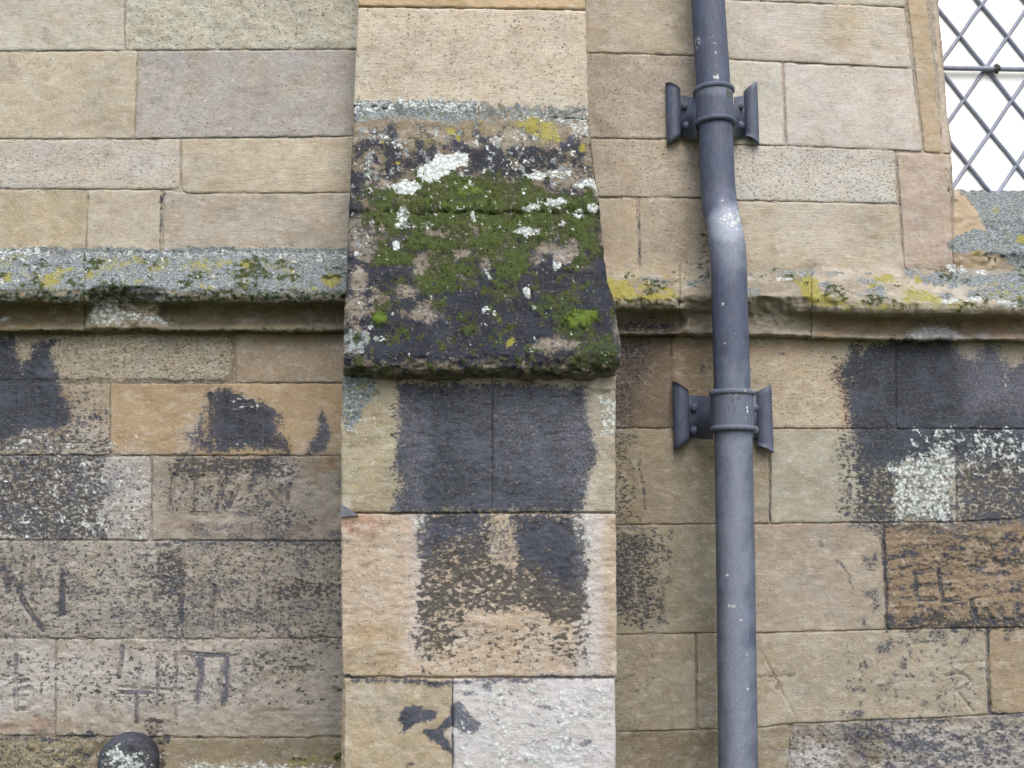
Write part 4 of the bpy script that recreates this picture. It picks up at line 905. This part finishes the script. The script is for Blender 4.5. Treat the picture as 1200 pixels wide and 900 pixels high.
for zz0, zz1 in ((zt, zt + .2), (zt + .2, zt + .4)):
    x = -2.0
    xe = float(at(1062, -95, 0)[0])
    while x < xe - .01:
        x2 = min(xe, x + rng.uniform(.35, .6))
        if xe - x2 < .15: x2 = xe
        far_block(x, x2, zz0, zz1, 0, wall); x = x2
xl_ = float(at(-231, 450, 0)[0])
for i in list(range(4)) + list(range(5, 11)):
    za, zc = float(at(-231, float(L[i](-231)), 0)[2]), float(at(-231, float(L[i + 1](-231)), 0)[2])
    far_block(-2.03, min(xl_, float(at(-231, float(L[i](-231)), 0)[0])) - .004, zc, za, 0, wall)

# string course: a moulded drip band built of long moulding stones
KL = np.array([293, 297, 318, 335, 338.5, 347, 353.5, 355.5, 358, 368, 376, 380, 384, 387, 389.5, 391.5])
KR = np.array([306, 310.5, 328, 345, 349, 356, 361.5, 363.5, 366.5, 375, 382, 386, 389.5, 391.5, 394, 396])
KY = np.array([.012, -.004, -.048, -.084, -.092, -.091, -.083, -.046, -.018, -.013, -.018, -.027, -.036, -.035, .004, .014])
BR = [(-60, .0)]
def broken(px, left):
    if left: s = [(97, 112, 178, 196, .9)]
    else: s = [(793, 806, 915, 960, .8)]
    k = np.zeros_like(px)
    for a, b, c, d, v in s:
        k = np.maximum(k, v * sst(a, b, px) * sst(d, c, px))
    return k
def mould(x0, x1, left, c, step=1.5, wall_=None):
    K = KL if left else KR
    nu = int((x1 - x0) / 2) + 1
    rows = np.concatenate([np.linspace(K[i], K[i + 1], max(2, int((K[i + 1] - K[i]) / step) + 1))[:-1] for i in range(len(K) - 1)] + [[K[-1]]])
    px = np.linspace(x0 + .1, x1 - .1, nu)[None, :] * np.ones((len(rows), 1))
    r = rows[:, None] * np.ones((1, nu))
    yy = np.interp(r, K, KY)
    k = broken(px + 5 * fbm(r / 8, px / 30, 2, 31), left)
    a0, a1 = (336, 386) if left else (344, 392)
    lo = np.interp(r, [K[0], K[3], K[8], K[12], K[-1]], [.012, -.082, -.040, -.036, .012]) + .007 * fbm(px / 12, r / 7, 4, 33)
    yy = yy * (1 - k) + np.where(r > K[3], lo, yy) * k
    # chipped, wavy arris
    chip = sst(.15, .8, fbm(px / 26, r * 0 + (3 if left else 9), 3, 41)) * sst(K[3] - 3, K[4] + 2, r) * sst(K[8], K[6], r)
    yy = yy + .016 * chip
    if left: dy = np.interp(px, [-300, 0, 45, 78, 88, 190, 260, 440], [-3, -3, 0, 4, -1, 1, 0, 1]) * sst(330, 297, r)
    else: dy = (np.interp(px, [640, 730, 880, 960, 1050, 1430], [-1, 0, 1.5, 3.5, 6, 8]))
    return patch('moulding_stone', px, r + dy, yy, course, alb(*c), pit=.3, rough=.0022, big=.002, edge=.0006, er=1.5, edges='LR', back=.05)
course = mesh('string_course', np.array([at(-231, 306, .03), at(1430, 316, .03), at(1430, 390, .03), at(-231, 386, .03), at(-231, 306, .09), at(1430, 316, .09), at(1430, 390, .09), at(-231, 386, .09)]),
              [(0, 3, 2, 1), (4, 5, 6, 7), (0, 1, 5, 4), (1, 2, 6, 5), (2, 3, 7, 6), (3, 0, 4, 7)], simple('core_stone', (.2, .17, .12), .9), wall, None, False)
for x0_, x1_, lf_, c_ in [(-232, 98.5, 1, (166, 146, 106)), (99, 450, 1, (160, 146, 112)), (640, 797, 0, (176, 160, 132)), (797, 951, 0, (176, 162, 136)), (951.5, 1430, 0, (190, 178, 156))]:
    mould(x0_, x1_, lf_, c_)

# ------------------------------------------------------------------ the buttress
but = thing('buttress', 'stone buttress with mossy lichen-spotted sloping cap and black stained blocks, left of the drainpipe', 'buttress', (float(at(560, 900, -.4)[0]), -.2, 0))
YF, YU = -.40, -.07
def slope_y(py):
    T = np.tan(PITCH + np.arctan((450 - py) / F))
    return (1.1077 - 2.4 * T) / (T - 1.767)
EDL = lerp_pl([(-95, 423), (8, 419.5), (125, 414.5), (250, 408.5), (330, 405), (400, 401.5), (432, 402), (445, 401.5), (500, 399.5), (600, 400), (603, 399.5), (700, 400), (793, 401.5), (797, 404), (870, 403.5), (962, 403)])
EDR = lerp_pl([(-95, 684), (8, 686), (135, 690), (200, 697), (255, 704), (313, 710), (360, 721), (405, 728), (430, 727.5), (441, 722), (460, 721.5), (600, 721), (603, 721.5), (793, 723), (797, 720.5), (962, 722.5)])
def bstone(name, rows, yfun, xl, xr, c, step=2.0, dy=None, **k):
    nu = int(((xr or 560) - (xl or 400)) / step) if (xl and xr) else int((320 if not (xl or xr) else 170) / step)
    u = np.linspace(0, 1, nu)[None, :]; r = np.asarray(rows, float)[:, None]
    XL = (EDL(r) if xl is None else np.full_like(r, xl)) ; XR = (EDR(r) if xr is None else np.full_like(r, xr))
    px = XL + (XR - XL) * u; py = r * np.ones_like(px)
    if dy is not None: py = py + dy(px, py)
    yy = yfun(py) if dy is None else yfun(r * np.ones_like(px))
    return patch(name, px, py, yy, but, alb(*c), scope=B, back=.03, **k)
rr = lambda a, b, s=2.0: np.linspace(a, b, max(3, int((b - a) / s) + 1))
cst = lambda v: (lambda p: np.full(np.shape(p), v))
tilt = lambda px, py: np.interp(px, [420, 686], [-1.5, 2.5])
bstone('stone', rr(-95, 8), cst(YU), None, None, (226,188,130), pit=.15, rough=.0006, dy=tilt)
bstone('stone', rr(10, 130), cst(YU), None, None, (220,202,174), pit=.5, dy=lambda px, py: tilt(px, py) + np.interp(px, [414, 550, 690], [-5, 0, 8]) * sst(60, 130, py))
# cap stones: upper one ends in a small ledge over the lower one
w1 = bstone('cap_stone', rr(120, 256), lambda p: slope_y(p) - .008 * sst(205, 242, p) + .022 * sst(243, 257, p), None, None, (152, 136, 106),
       rough=.003, big=.006, pit=.4, edge=.006, er=7, corner=9, edges='LR', hfun=lambda px, py: .009 * sst(140, 128, py) * (.6 + fbm(px / 6, py / 6, 3, 91)), dy=lambda px, py: np.interp(px, [414, 560, 690], [-2, 1, 9]) * sst(190, 126, py) + 1.5 * fbm(px / 24, px * 0, 3, 92) * sst(235, 255, py))
def cap_y(p):
    k = [(246, float(slope_y(246)) + .014), (252, float(slope_y(252)) + .001), (262, float(slope_y(262))), (330, float(slope_y(330))), (380, float(slope_y(380))), (402, float(slope_y(402))), (409, -.440), (415, -.4475), (424, -.4485), (432, -.446), (437, -.438), (441, -.42), (445, -.400), (448, -.385)]
    k = np.array(k)
    return np.interp(p, k[:, 0], k[:, 1])
lipw = lambda px, py: sst(395, 440, py) * (np.interp(px, [400, 440, 500, 560, 600, 660, 690, 728], [-7, -2, 2, -1, -2, 1, 2, -3]) + 1.6 * fbm(px / 14, px * 0, 3, 51))
w2 = bstone('cap_stone', np.concatenate([rr(246, 395)[:-1], rr(395, 448, 1.4)]), cap_y, None, None, (140, 126, 104), rough=.0032, big=.007, pit=.4, edge=.008, er=9, corner=10, edges='LR', dy=lipw)
crust = lambda px, py: .006 * sst(0, .8, fbm(px / 9, py / 5, 2, 61)) * sst(448, 455, py) * sst(466, 458, py)
bstone('stone', rr(441, 600.5), cst(YF), None, 576.9, (180, 166, 130), rough=.001, pit=.35, tool=.0007, edge=.0014, er=2, hfun=crust, corner=3)
bstone('stone', rr(441, 600), cst(YF), 577.2, None, (188, 175, 146), rough=.0009, pit=.35, tool=.0005, edge=.0014, er=2, hfun=crust, corner=3)
bstone('stone', rr(602.5, 793), cst(YF + .001), None, None, (205, 181, 152), rough=.0012, pit=.4, tool=.0006, dy=lambda px, py: 0 * px)
bstone('stone', rr(796, 962), cst(YF - .002), None, 529.8, (190, 172, 136), rough=.001, pit=.15)
bstone('stone', rr(796, 962), cst(YF - .004), 531, None, (206, 198, 192), rough=.0010, pit=.3)[0]['label'] = 'whitish lime-coated block'
# mortar and rubble heart of the buttress
def bcore():
    xl0, xr0 = float(at(404, 700, YF)[0]), float(at(718, 700, YF)[0])
    zs = lambda py, y: float(at(560, py, y)[2])
    prof = [(.02, 0), (YF + .006, 0), (YF + .006, zs(450, YF)), (-.36, zs(430, -.41)), (float(slope_y(300)) + .02, zs(300, float(slope_y(300)))), (YU + .008, zs(150, YU)), (YU + .008, zs(-95, YU) + .2), (.02, zs(-95, YU) + .2)]
    nx = 80
    V, at_ = [], None
    # finer front face for the stains that cross the joints
    nv = 230
    front = []
    zz = np.linspace(zs(452, YF), 0, nv)
    X, Z = np.meshgrid(np.linspace(xl0, xr0, 120), zz); P = np.stack([X, np.full(X.shape, YF + .0052), Z], -1)
    px, py = proj(P); Mk, bc = paint(B, px, py, alb(170, 146, 112))
    mesh('mortar', P.reshape(-1, 3), grid_faces(nv, 120), MS, but, pack(Mk, bc, .4))
    pv = [(xl0, y, z) for y, z in prof] + [(xr0, y, z) for y, z in prof]
    n = len(prof)
    fs = [tuple(range(n))[::-1], tuple(range(n, 2 * n))] + [(i, (i + 1) % n, n + (i + 1) % n, n + i) for i in range(n)]
    mesh('core', pv, fs, bpy.data.materials['core_stone'], but, None, False)
bcore()
xl0, xr0 = float(at(403, 962, YF)[0]), float(at(722, 962, YF)[0])
zb2 = float(at(560, 962, YF)[2])
for z1_, z0_, cuts in ((zb2, zb2 - .26, (.45,)), (zb2 - .26, zb2 - .52, ()), (zb2 - .52, 0.0, (.55,))):
    xs_ = [xl0] + [xl0 + (xr0 - xl0) * q for q in cuts] + [xr0]
    for a_, b_ in zip(xs_[:-1], xs_[1:]): far_block(a_, b_, z0_, z1_, YF, but, 'stone', 'none', .03)
zt2 = float(at(560, -95, YU)[2])
far_block(float(at(423, -95, YU)[0]), float(at(684, -95, YU)[0]), zt2, zt2 + .2, YU, but, 'stone', 'none', .03)
# slate chip packed into a joint
c3 = [at(399, 590, YF - .004), at(420, 604, YF - .004), at(399.5, 606, YF - .004)]
mesh('slate_chip', np.array(c3 + [p + np.array([0, .03, 0]) for p in c3]), [(0, 2, 1), (3, 4, 5), (0, 1, 4, 3), (1, 2, 5, 4), (2, 0, 3, 5)], M_slate, but, None, False)

# moss tufts standing on the cap (uncountable: one part)
def moss(parts, dens, size, parent):
    V, Fc = [], []
    r = np.random.default_rng(9)
    for (o, P, Mk), dn, thr in parts:
        m = Mk['moss']; nv, nu = m.shape
        n = np.cross(np.gradient(P, axis=0), np.gradient(P, axis=1)); n /= np.linalg.norm(n, axis=-1, keepdims=True) + 1e-12
        if n[..., 1].mean() > 0: n = -n
        px, py = proj(P)
        clump = fbm(px / 7, py / 6, 3, 71)
        pr = np.clip(m - thr, 0, 1) * sst(-.1, .55, clump) * dn
        ii = np.argwhere(r.random(m.shape) < pr)
        for i, j in ii:
            p = P[i, j] + r.normal(0, .0012, 3) * [1, .3, 1]
            nn = n[i, j] * .75 + np.array([0, -.15, .55]) + r.normal(0, .35, 3); nn /= np.linalg.norm(nn)
            s = size * r.uniform(.5, 1.3) * (.6 + .5 * m[i, j])
            t1 = np.cross(nn, r.normal(0, 1, 3)); t1 /= np.linalg.norm(t1); t2 = np.cross(nn, t1)
            b = len(V); w_ = s * .38
            V += [p - nn * .002 + t1 * w_, p - nn * .002 - t1 * w_ * .5 + t2 * w_ * .87, p - nn * .002 - t1 * w_ * .5 - t2 * w_ * .87, p + nn * s]
            Fc += [(b, b + 1, b + 3), (b + 1, b + 2, b + 3), (b + 2, b, b + 3)]
    o = mesh('moss', np.array(V), np.array(Fc), M_moss, parent)
    o['kind'] = 'stuff'
    return o
moss([(w1, .7, .42), (w2, .7, .42)], 1, .0068, but)

# ------------------------------------------------------------------ the drainpipe
pipe = thing('drainpipe', 'dark blue-grey iron drainpipe with offset bend and two clamped collars, right of the buttress', 'drainpipe', (float(at(865, 900, -.138)[0]), -.138, 0))
def sweep(C_, rad, nseg=40, closed_ends=True):
    """tube through centre points C_ (n,3) with radius rad (n,)"""
    C_ = np.asarray(C_, float); rad = np.broadcast_to(np.asarray(rad, float), (len(C_),))
    T = np.gradient(C_, axis=0); T /= np.linalg.norm(T, axis=1, keepdims=True)
    X = np.array([1.0, 0, 0]) - T * T[:, :1]; X /= np.linalg.norm(X, axis=1, keepdims=True); Yv = np.cross(T, X)
    a = np.linspace(0, 2 * np.pi, nseg, endpoint=False)
    V = C_[:, None] + rad[:, None, None] * (np.cos(a)[None, :, None] * X[:, None] + np.sin(a)[None, :, None] * Yv[:, None])
    n = len(C_); i = np.arange(n * nseg).reshape(n, nseg); j = np.roll(i, -1, 1)
    Fq = np.stack([i[:-1], j[:-1], j[1:], i[1:]], -1).reshape(-1, 4)
    V = V.reshape(-1, 3)
    # orient outward
    c = C_[0]; f = Fq[0]; nn = np.cross(V[f[1]] - V[f[0]], V[f[2]] - V[f[0]])
    if nn @ (V[f[0]] - c) < 0: Fq = Fq[:, ::-1]
    if closed_ends:
        k = len(V); V = np.concatenate([V, [C_[0]], [C_[-1]]])
        e0 = np.stack([i[0], j[0], np.full(nseg, k), np.full(nseg, k)], -1); e1 = np.stack([i[-1], j[-1], np.full(nseg, k + 1), np.full(nseg, k + 1)], -1)
        faces = [tuple(int(q) for q in f) for f in Fq] + [(int(p[1]), int(p[0]), k) for p in e0] + [(int(p[0]), int(p[1]), k + 1) for p in e1]
        return V, faces
    return V, Fq
def painted(name, V, Fq, mat, parent, scope, smooth=True, origin=None):
    V = np.asarray(V, float); px, py = proj(V)
    Mk, bc = paint(scope, px, py, np.array([.06, .06, .07]))
    front = (V[:, 1] < V[:, 1].mean() + .02)
    return mesh(name, V, Fq, mat, parent, pack(Mk, bc, .3), smooth, origin)
YP1, YP2, RP = -.072, -.140, .0405
AX = np.array([(826, -95), (829.5, 0), (836, 100), (840.5, 200), (842, 228), (844, 244), (848.5, 266), (852.5, 290), (854, 312), (855, 350), (857.5, 440), (859.5, 520), (862.5, 700), (865, 900), (866, 962)], float)
AYP = np.array([-95, 222, 234, 250, 270, 288, 300, 314, 1600]); AYV = np.array([YP1, YP1, YP1 - .004, YP1 - .020, YP1 - .046, YP1 - .062, YP2 + .003, YP2, YP2])
def axis(py):
    return at(np.interp(py, AX[:, 0 + 1], AX[:, 0]), py, np.interp(py, AYP, AYV))
def smooth_rows(a, b, s):
    return np.linspace(a, b, max(3, int((b - a) / s)))
def pipe_rad(py): return RP * (1 + .02 * np.exp(-((py - 245) / 12.0) ** 2) + .03 * np.exp(-((py - 290) / 14.0) ** 2))
def smooth_curve(c):
    for _ in range(6):
        c[1:-1] = .25 * c[:-2] + .5 * c[1:-1] + .25 * c[2:]
    return c
topz = np.array([[float(at(822, -160, YP1)[0]), YP1, float(at(822, -160, YP1)[2]) + .15]])
r1 = smooth_rows(-95, 481, 3); c1 = np.concatenate([topz, smooth_curve(axis(r1))]); V, Fc = sweep(c1, np.concatenate([[RP], pipe_rad(r1)]))
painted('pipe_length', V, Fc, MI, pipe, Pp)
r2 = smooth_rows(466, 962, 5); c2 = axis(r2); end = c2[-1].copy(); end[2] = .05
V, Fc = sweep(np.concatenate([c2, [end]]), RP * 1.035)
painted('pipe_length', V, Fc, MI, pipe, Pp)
def collar(ya, yb, rb, rr_, wall_side):
    r = smooth_rows(ya, yb, 1.6); c = axis(r); k = c[-1] - c[0]; ln = np.linalg.norm(k)
    s = np.linspace(0, 1, 60); C_ = c[0] + s[:, None] * k; d = s * ln
    rad = np.full(60, rb)
    V, Fc = sweep(C_, rad, 48)
    o = painted('collar', V, Fc, MI, pipe, Pp)
    for e in (0.0, 1.0):
        q = c[0] + k * e; kk = k / ln; tt = np.linspace(-1, 1, 15)
        rg = rb + (rr_ - rb) * np.sqrt(np.maximum(0, 1 - tt ** 2)) * 1.0
        V, Fc = sweep(q + tt[:, None] * kk * .0065, rg - .0005, 48)
        painted('rim', V, Fc, MI, o, Pp)
    return o
collar(107, 145, .0450, .0505, YP1)
collar(461, 503, .0462, .0525, YP2)
def ear(side, xs, ys_, xo, plate, bolts, ysc, ycol, parent):
    """side -1 left / +1 right. xs: (inner, outer) px of the rolled edge; ys_: top and bottom py at the inner edge; xo: rise of the outer corner; plate: (py0, py1, px at collar)"""
    xi, xo_ = xs; (yi0, yi1), (yo0, yo1) = ys_
    n = 18; th = np.linspace(0, math.pi * 1.02, n)
    R1 = abs(float(at(xo_, 130, ysc)[0] - at(xi, 130, ysc)[0])) / 2
    xc = (float(at(xi, yi0, ysc)[0]) + float(at(xo_, yi0, ysc)[0])) / 2
    V, Fc = [], []
    def zz(py): return float(at((xi + xo_) / 2, py, ysc)[2])
    for rad in (R1, R1 - .0045):
        for k_ in range(n):
            s = (1 - math.cos(th[k_])) / 2          # 0 at inner edge, 1 at outer edge
            x = xc + (-side) * rad * math.cos(th[k_]); y = ysc - rad * math.sin(th[k_]) * 1.05
            t_ = yi0 + (yo0 - yi0) * s; b_ = yi1 + (yo1 - yi1) * s
            for q in np.linspace(0, 1, 12):
                V.append((x, y, zz(t_ + (b_ - t_) * q)))
    m = 12
    idx = lambda a, k_, q: a * n * m + k_ * m + q
    for k_ in range(n - 1):
        for q in range(m - 1):
            f = (idx(0, k_, q), idx(0, k_, q + 1), idx(0, k_ + 1, q + 1), idx(0, k_ + 1, q)); g2 = (idx(1, k_, q), idx(1, k_ + 1, q), idx(1, k_ + 1, q + 1), idx(1, k_, q + 1))
            if side > 0: Fc += [f, g2]
            else: Fc += [f[::-1], g2[::-1]]
        for q in (0, m - 1): Fc.append((idx(0, k_, q), idx(0, k_ + 1, q), idx(1, k_ + 1, q), idx(1, k_, q)))
    for k_ in (0, n - 1):
        for q in range(m - 1): Fc.append((idx(0, k_, q), idx(0, k_, q + 1), idx(1, k_, q + 1), idx(1, k_, q)))
    # plate from the roll to the collar, bending forward
    py0, py1, pxc = plate
    b0 = len(V); ns = 8
    xa = xc - side * (R1 - .002)
    for tck in (0, .006):
        for i in range(ns):
            s = i / (ns - 1); pxx = xi + (pxc - xi) * s; y = ysc - .004 + (ycol - ysc) * s ** 1.8 + tck
            for py in (py0 + 2 * s, py1 + (2 if side < 0 else 0) * s):
                p = at(pxx, py, y); V.append((float(p[0]) if i else xa, y, float(p[2])))
    ix = lambda a, i, q: b0 + a * ns * 2 + i * 2 + q
    for i in range(ns - 1):
        Fc += [(ix(0, i, 0), ix(0, i, 1), ix(0, i + 1, 1), ix(0, i + 1, 0)), (ix(1, i, 0), ix(1, i + 1, 0), ix(1, i + 1, 1), ix(1, i, 1)), (ix(0, i, 0), ix(0, i + 1, 0), ix(1, i + 1, 0), ix(1, i, 0)), (ix(0, i, 1), ix(1, i, 1), ix(1, i + 1, 1), ix(0, i + 1, 1))]
    o = painted('bracket_ear', np.array(V), Fc, MI, parent, Pp)
    me = o.data
    # domed bolt heads, each with its shank ring
    for bx, by in bolts:
        s = (bx - xi) / (pxc - xi); yb = ysc - .004 + (ycol - ysc) * max(0, s) ** 1.8
        c = at(bx, by, yb)
        tt = np.array([.0, .0, .35, .7, .95, 1.0]); pr = np.array([.0106, .0106, .0098, .0076, .0040, .0008]); dep = np.array([.004, -.001, -.0045, -.0072, -.0088, -.0094])
        CC = np.array([[c[0], yb + d_, c[2] + .0] for d_ in dep])
        a = np.linspace(0, 2 * np.pi, 16, endpoint=False)
        Vb = np.array([[q[0] + r_ * math.cos(t_), q[1], q[2] + r_ * math.sin(t_)] for q, r_ in zip(CC, pr) for t_ in a])
        i = np.arange(6 * 16).reshape(6, 16); j = np.roll(i, -1, 1)
        fb = np.stack([i[:-1], i[1:], j[1:], j[:-1]], -1).reshape(-1, 4)[:, ::-1]
        painted('bolt', Vb, fb, MI, o, Pp)
ear(-1, (797, 780), ((106, 161), (98, 171)), 0, (112, 160, 816), [(803.5, 124.5), (804.5, 147.5)], -.006, YP1 - .0, pipe)
ear(+1, (871, 887.5), ((108, 160), (97, 171)), 0, (112, 160, 860), [(867, 124), (867.5, 147)], -.006, YP1 - .0, pipe)
ear(-1, (806.5, 788.5), ((459, 516), (447, 527)), 0, (463, 513, 836), [(814, 478), (813.5, 504.5)], -.012, YP2 + .02, pipe)
ear(+1, (885.5, 903.5), ((460, 522), (451, 531)), 0, (463, 513, 882), [(884, 478), (884, 504)], -.012, YP2 + .03, pipe)

# ------------------------------------------------------------------ the leaded window
YW = .118
o0 = at(1155, 80, YW)
win = thing('leaded_window', 'white diamond-paned leaded window with one iron bar at the top right corner', 'window', (float(o0[0]) + .12, YW, float(at(1160, 224, YW)[2])))
hw = float(at(1177, 44, YW)[0] - at(1121, 39, YW)[0]) / 2; hh = float(at(1146, 6, YW)[2] - at(1155, 80, YW)[2]) / 2
Xa, Xb = float(at(1085, 100, YW)[0]), float(o0[0]) + hw * 9.3
Za, Zb = float(at(1150, 232, YW)[2]), 3.25
def came(p, q, wd=.0098, dp=.006, mat=M_lead, name='lead_came', yo=0.0):
    """a lead came: shallow H-section bar with a rounded face, from p to q in the window plane"""
    p, q = np.array(p, float), np.array(q, float); d = (q - p) / np.linalg.norm(q - p); nrm = np.array([-d[1], d[0]])
    prof = [(-.5, .5), (-.5, -.2), (-.32, -.75), (0, -.95), (.32, -.75), (.5, -.2), (.5, .5)]
    n = len(prof); m = 14
    V = []
    for i in range(m):
        c = p + (q - p) * i / (m - 1)
        wob = .0006 * math.sin(i * 2.1 + p[0] * 40)
        for a, b in prof:
            e = c + nrm * (a * wd + wob); V.append((e[0], YW + yo + b * dp, e[1]))
    Fc = [(i * n + k_, i * n + (k_ + 1) % n, (i + 1) * n + (k_ + 1) % n, (i + 1) * n + k_) for i in range(m - 1) for k_ in range(n)] + [tuple(range(n)), tuple(range((m - 1) * n, m * n))[::-1]]
    return mesh(name, V, Fc, mat, win)
def clip(p, d):
    t0, t1 = -1e9, 1e9
    for a, lo, hi in ((0, Xa, Xb), (1, Za, Zb)):
        if abs(d[a]) > 1e-9:
            u, v = (lo - p[a]) / d[a], (hi - p[a]) / d[a]
            t0, t1 = max(t0, min(u, v)), min(t1, max(u, v))
    return (p + d * t0, p + d * t1) if t1 - t0 > .02 else None
oc = np.array([float(o0[0]), float(o0[2])])
for i in range(-14, 15):
    for s in (1, -1):
        sg = clip(oc + np.array([hw * 2 * i, 0]), np.array([hw * s, hh]) / math.hypot(hw, hh))
        if sg: came(*sg, yo=0.0 if s > 0 else -.0012)
r = np.random.default_rng(3)
def cut_poly(P):
    for a, lim, sg in ((0, Xa, 1), (0, Xb, -1), (1, Za, 1), (1, Zb, -1)):
        Q = []
        for p, q in zip(P, P[1:] + P[:1]):
            ip, iq = (p[a] - lim) * sg >= 0, (q[a] - lim) * sg >= 0
            if ip: Q.append(p)
            if ip != iq:
                t = (lim - p[a]) / (q[a] - p[a]); Q.append((p[0] + (q[0] - p[0]) * t, p[1] + (q[1] - p[1]) * t))
        P = Q
        if len(P) < 3: return []
    return P
for i in range(-8, 14):
    for j in range(-8, 16):
        if (i + j) % 2: continue
        c = oc + np.array([hw * i, hh * j]) + np.array([0, hh])
        P = cut_poly([(c[0] - hw * .985, c[1]), (c[0], c[1] - hh * .985), (c[0] + hw * .985, c[1]), (c[0], c[1] + hh * .985)])
        if not P: continue
        P = np.array(P)
        if (P.max(0) - P.min(0)).min() < .008: continue
        a, b = r.normal(0, .012, 2)
        y = [YW + .002 + a * (p[0] - c[0]) + b * (p[1] - c[1]) for p in P]; n = len(P)
        V = [(p[0], yy, p[1]) for p, yy in zip(P, y)] + [(p[0], yy + .003, p[1]) for p, yy in zip(P, y)]
        mesh('pane', V, [tuple(range(n)), tuple(range(n, 2 * n))[::-1]] + [(k_, n + k_, n + (k_ + 1) % n, (k_ + 1) % n) for k_ in range(n)], MG, win, None, False)
zbar = lambda px, py: (float(at(px, py, YW - .012)[0]), float(at(px, py, YW - .012)[2]))
pa, pb = zbar(1098, 75.5), zbar(1200, 85.5)
pb = (pa[0] + (pb[0] - pa[0]) * 3.2, pa[1] + (pb[1] - pa[1]) * 3.2 * .0 + 0.0)
pbar = np.linspace(0, 1, 8)
V, Fc = sweep(np.array([[pa[0] + (pb[0] - pa[0]) * t, YW - .013, float(at(1150, 80.5, YW - .013)[2])] for t in pbar])[:, [0, 1, 2]], .0068, 10) if False else (None, None)
zb_ = float(at(1150, 80.5, YW - .013)[2])
def hbar(x0, x1, z, rad, mat, name, parent):
    a = np.linspace(0, 2 * np.pi, 10, endpoint=False)
    V = [(x, YW - .0135 + rad * math.sin(t), z + rad * math.cos(t)) for x in np.linspace(x0, x1, 12) for t in a]
    i = np.arange(120).reshape(12, 10); j = np.roll(i, -1, 1)
    Fq = np.stack([i[:-1], i[1:], j[1:], j[:-1]], -1).reshape(-1, 4)
    return mesh(name, V, Fq, mat, parent)
bar = hbar(Xa, Xb, zb_, .0068, M_lead, 'saddle_bar', win)
kc = at(1167.5, 82, YW - .013)
def knot():
    V = []; n, m = 10, 7
    for k_ in range(m):
        f = -1 + 2 * k_ / (m - 1)
        rad = .0125 * math.sqrt(max(.05, 1 - f * f * .8))
        for t in np.linspace(0, 2 * np.pi, n, endpoint=False):
            q = rad * (1 + .22 * math.cos(3 * t + k_))
            V.append((kc[0] + f * .009, YW - .0135 + q * math.sin(t), zb_ + q * math.cos(t)))
    i = np.arange(n * m).reshape(m, n); j = np.roll(i, -1, 1)
    Fc = [tuple(int(v) for v in f) for f in np.stack([i[:-1], i[1:], j[1:], j[:-1]], -1).reshape(-1, 4)] + [tuple(range(n))[::-1], tuple(range((m - 1) * n, m * n))]
    mesh('tie_knot', V, Fc, M_dark, bar)
knot()
# far jamb, outside the picture
xj = Xb - .01
jp = lambda x: x
V = [(xj, -.0, Za), (xj + .2, -.0, Za), (xj + .2, -.0, 3.25), (xj, 0, 3.25), (xj, .16, Za), (xj + .2, .16, Za), (xj + .2, .16, 3.25), (xj, .16, 3.25)]
mesh('jamb_stone', V, [(0, 1, 2, 3), (5, 4, 7, 6), (4, 0, 3, 7), (1, 5, 6, 2), (3, 2, 6, 7), (4, 5, 1, 0)], bpy.data.materials['core_stone'], wall, None, False)

# ------------------------------------------------------------------ the round-topped post at the foot of the wall
YO = -.045
def post():
    """round-headed slab post: flat front with a broad rounded arris running over the head"""
    pc = at(145.5, 897, YO); w_ = abs(float(at(181, 897, YO)[0] - at(112, 897, YO)[0])) / 2
    ztop = float(at(145, 862, YO)[2]); rise = w_ * .98; zs = ztop - rise
    a = np.linspace(0, math.pi, 40)
    arch = [(w_ * np.sign(math.cos(t)) * abs(math.cos(t)) ** .92, zs + rise * math.sin(t)) for t in a]
    side = np.linspace(zs, 0.0, 22)[1:]
    outl = np.array([(w_, z_) for z_ in side[::-1]] + arch + [(-w_, z_) for z_ in side])
    cen = np.array([0.0, zs - .01])
    rows = []
    rb = .020
    for dep, ins in [(.045, 0.0)] + [(rb * (1 - math.sin(t)), rb * (1 - math.cos(t))) for t in np.linspace(0, math.pi / 2, 8)] + [(0.0, q) for q in (.026, .034, .044, .054, w_)]:
        k = np.clip(1 - ins / w_, 0, 1)
        x = outl[:, 0] * k
        z_ = np.where(outl[:, 1] > zs, zs + (outl[:, 1] - zs) * np.clip(1 - ins / rise, 0, 1), outl[:, 1])
        y = YO + dep + .0016 * fbm(x / .02, z_ / .02, 3, 7) - .0015 * fbm(x / .008, z_ / .008, 2, 8)
        rows.append(np.stack([pc[0] + x, y, z_], -1))
    P = np.array(rows); nv, nu = P.shape[:2]
    Fq = grid_faces(nv, nu)
    V = P.reshape(-1, 3); f = Fq[(nv - 3) * (nu - 1) + nu // 2]
    if np.cross(V[f[1]] - V[f[0]], V[f[2]] - V[f[0]])[1] > 0: Fq = Fq[:, ::-1]
    return painted('round_topped_post', V, Fq, MS, None, Po, True, (pc[0], YO, 0))
o = post()
o['label'] = 'dark round-topped post with white lichen patch, standing against the wall at lower left'
o['category'] = 'post'; o['kind'] = 'thing'
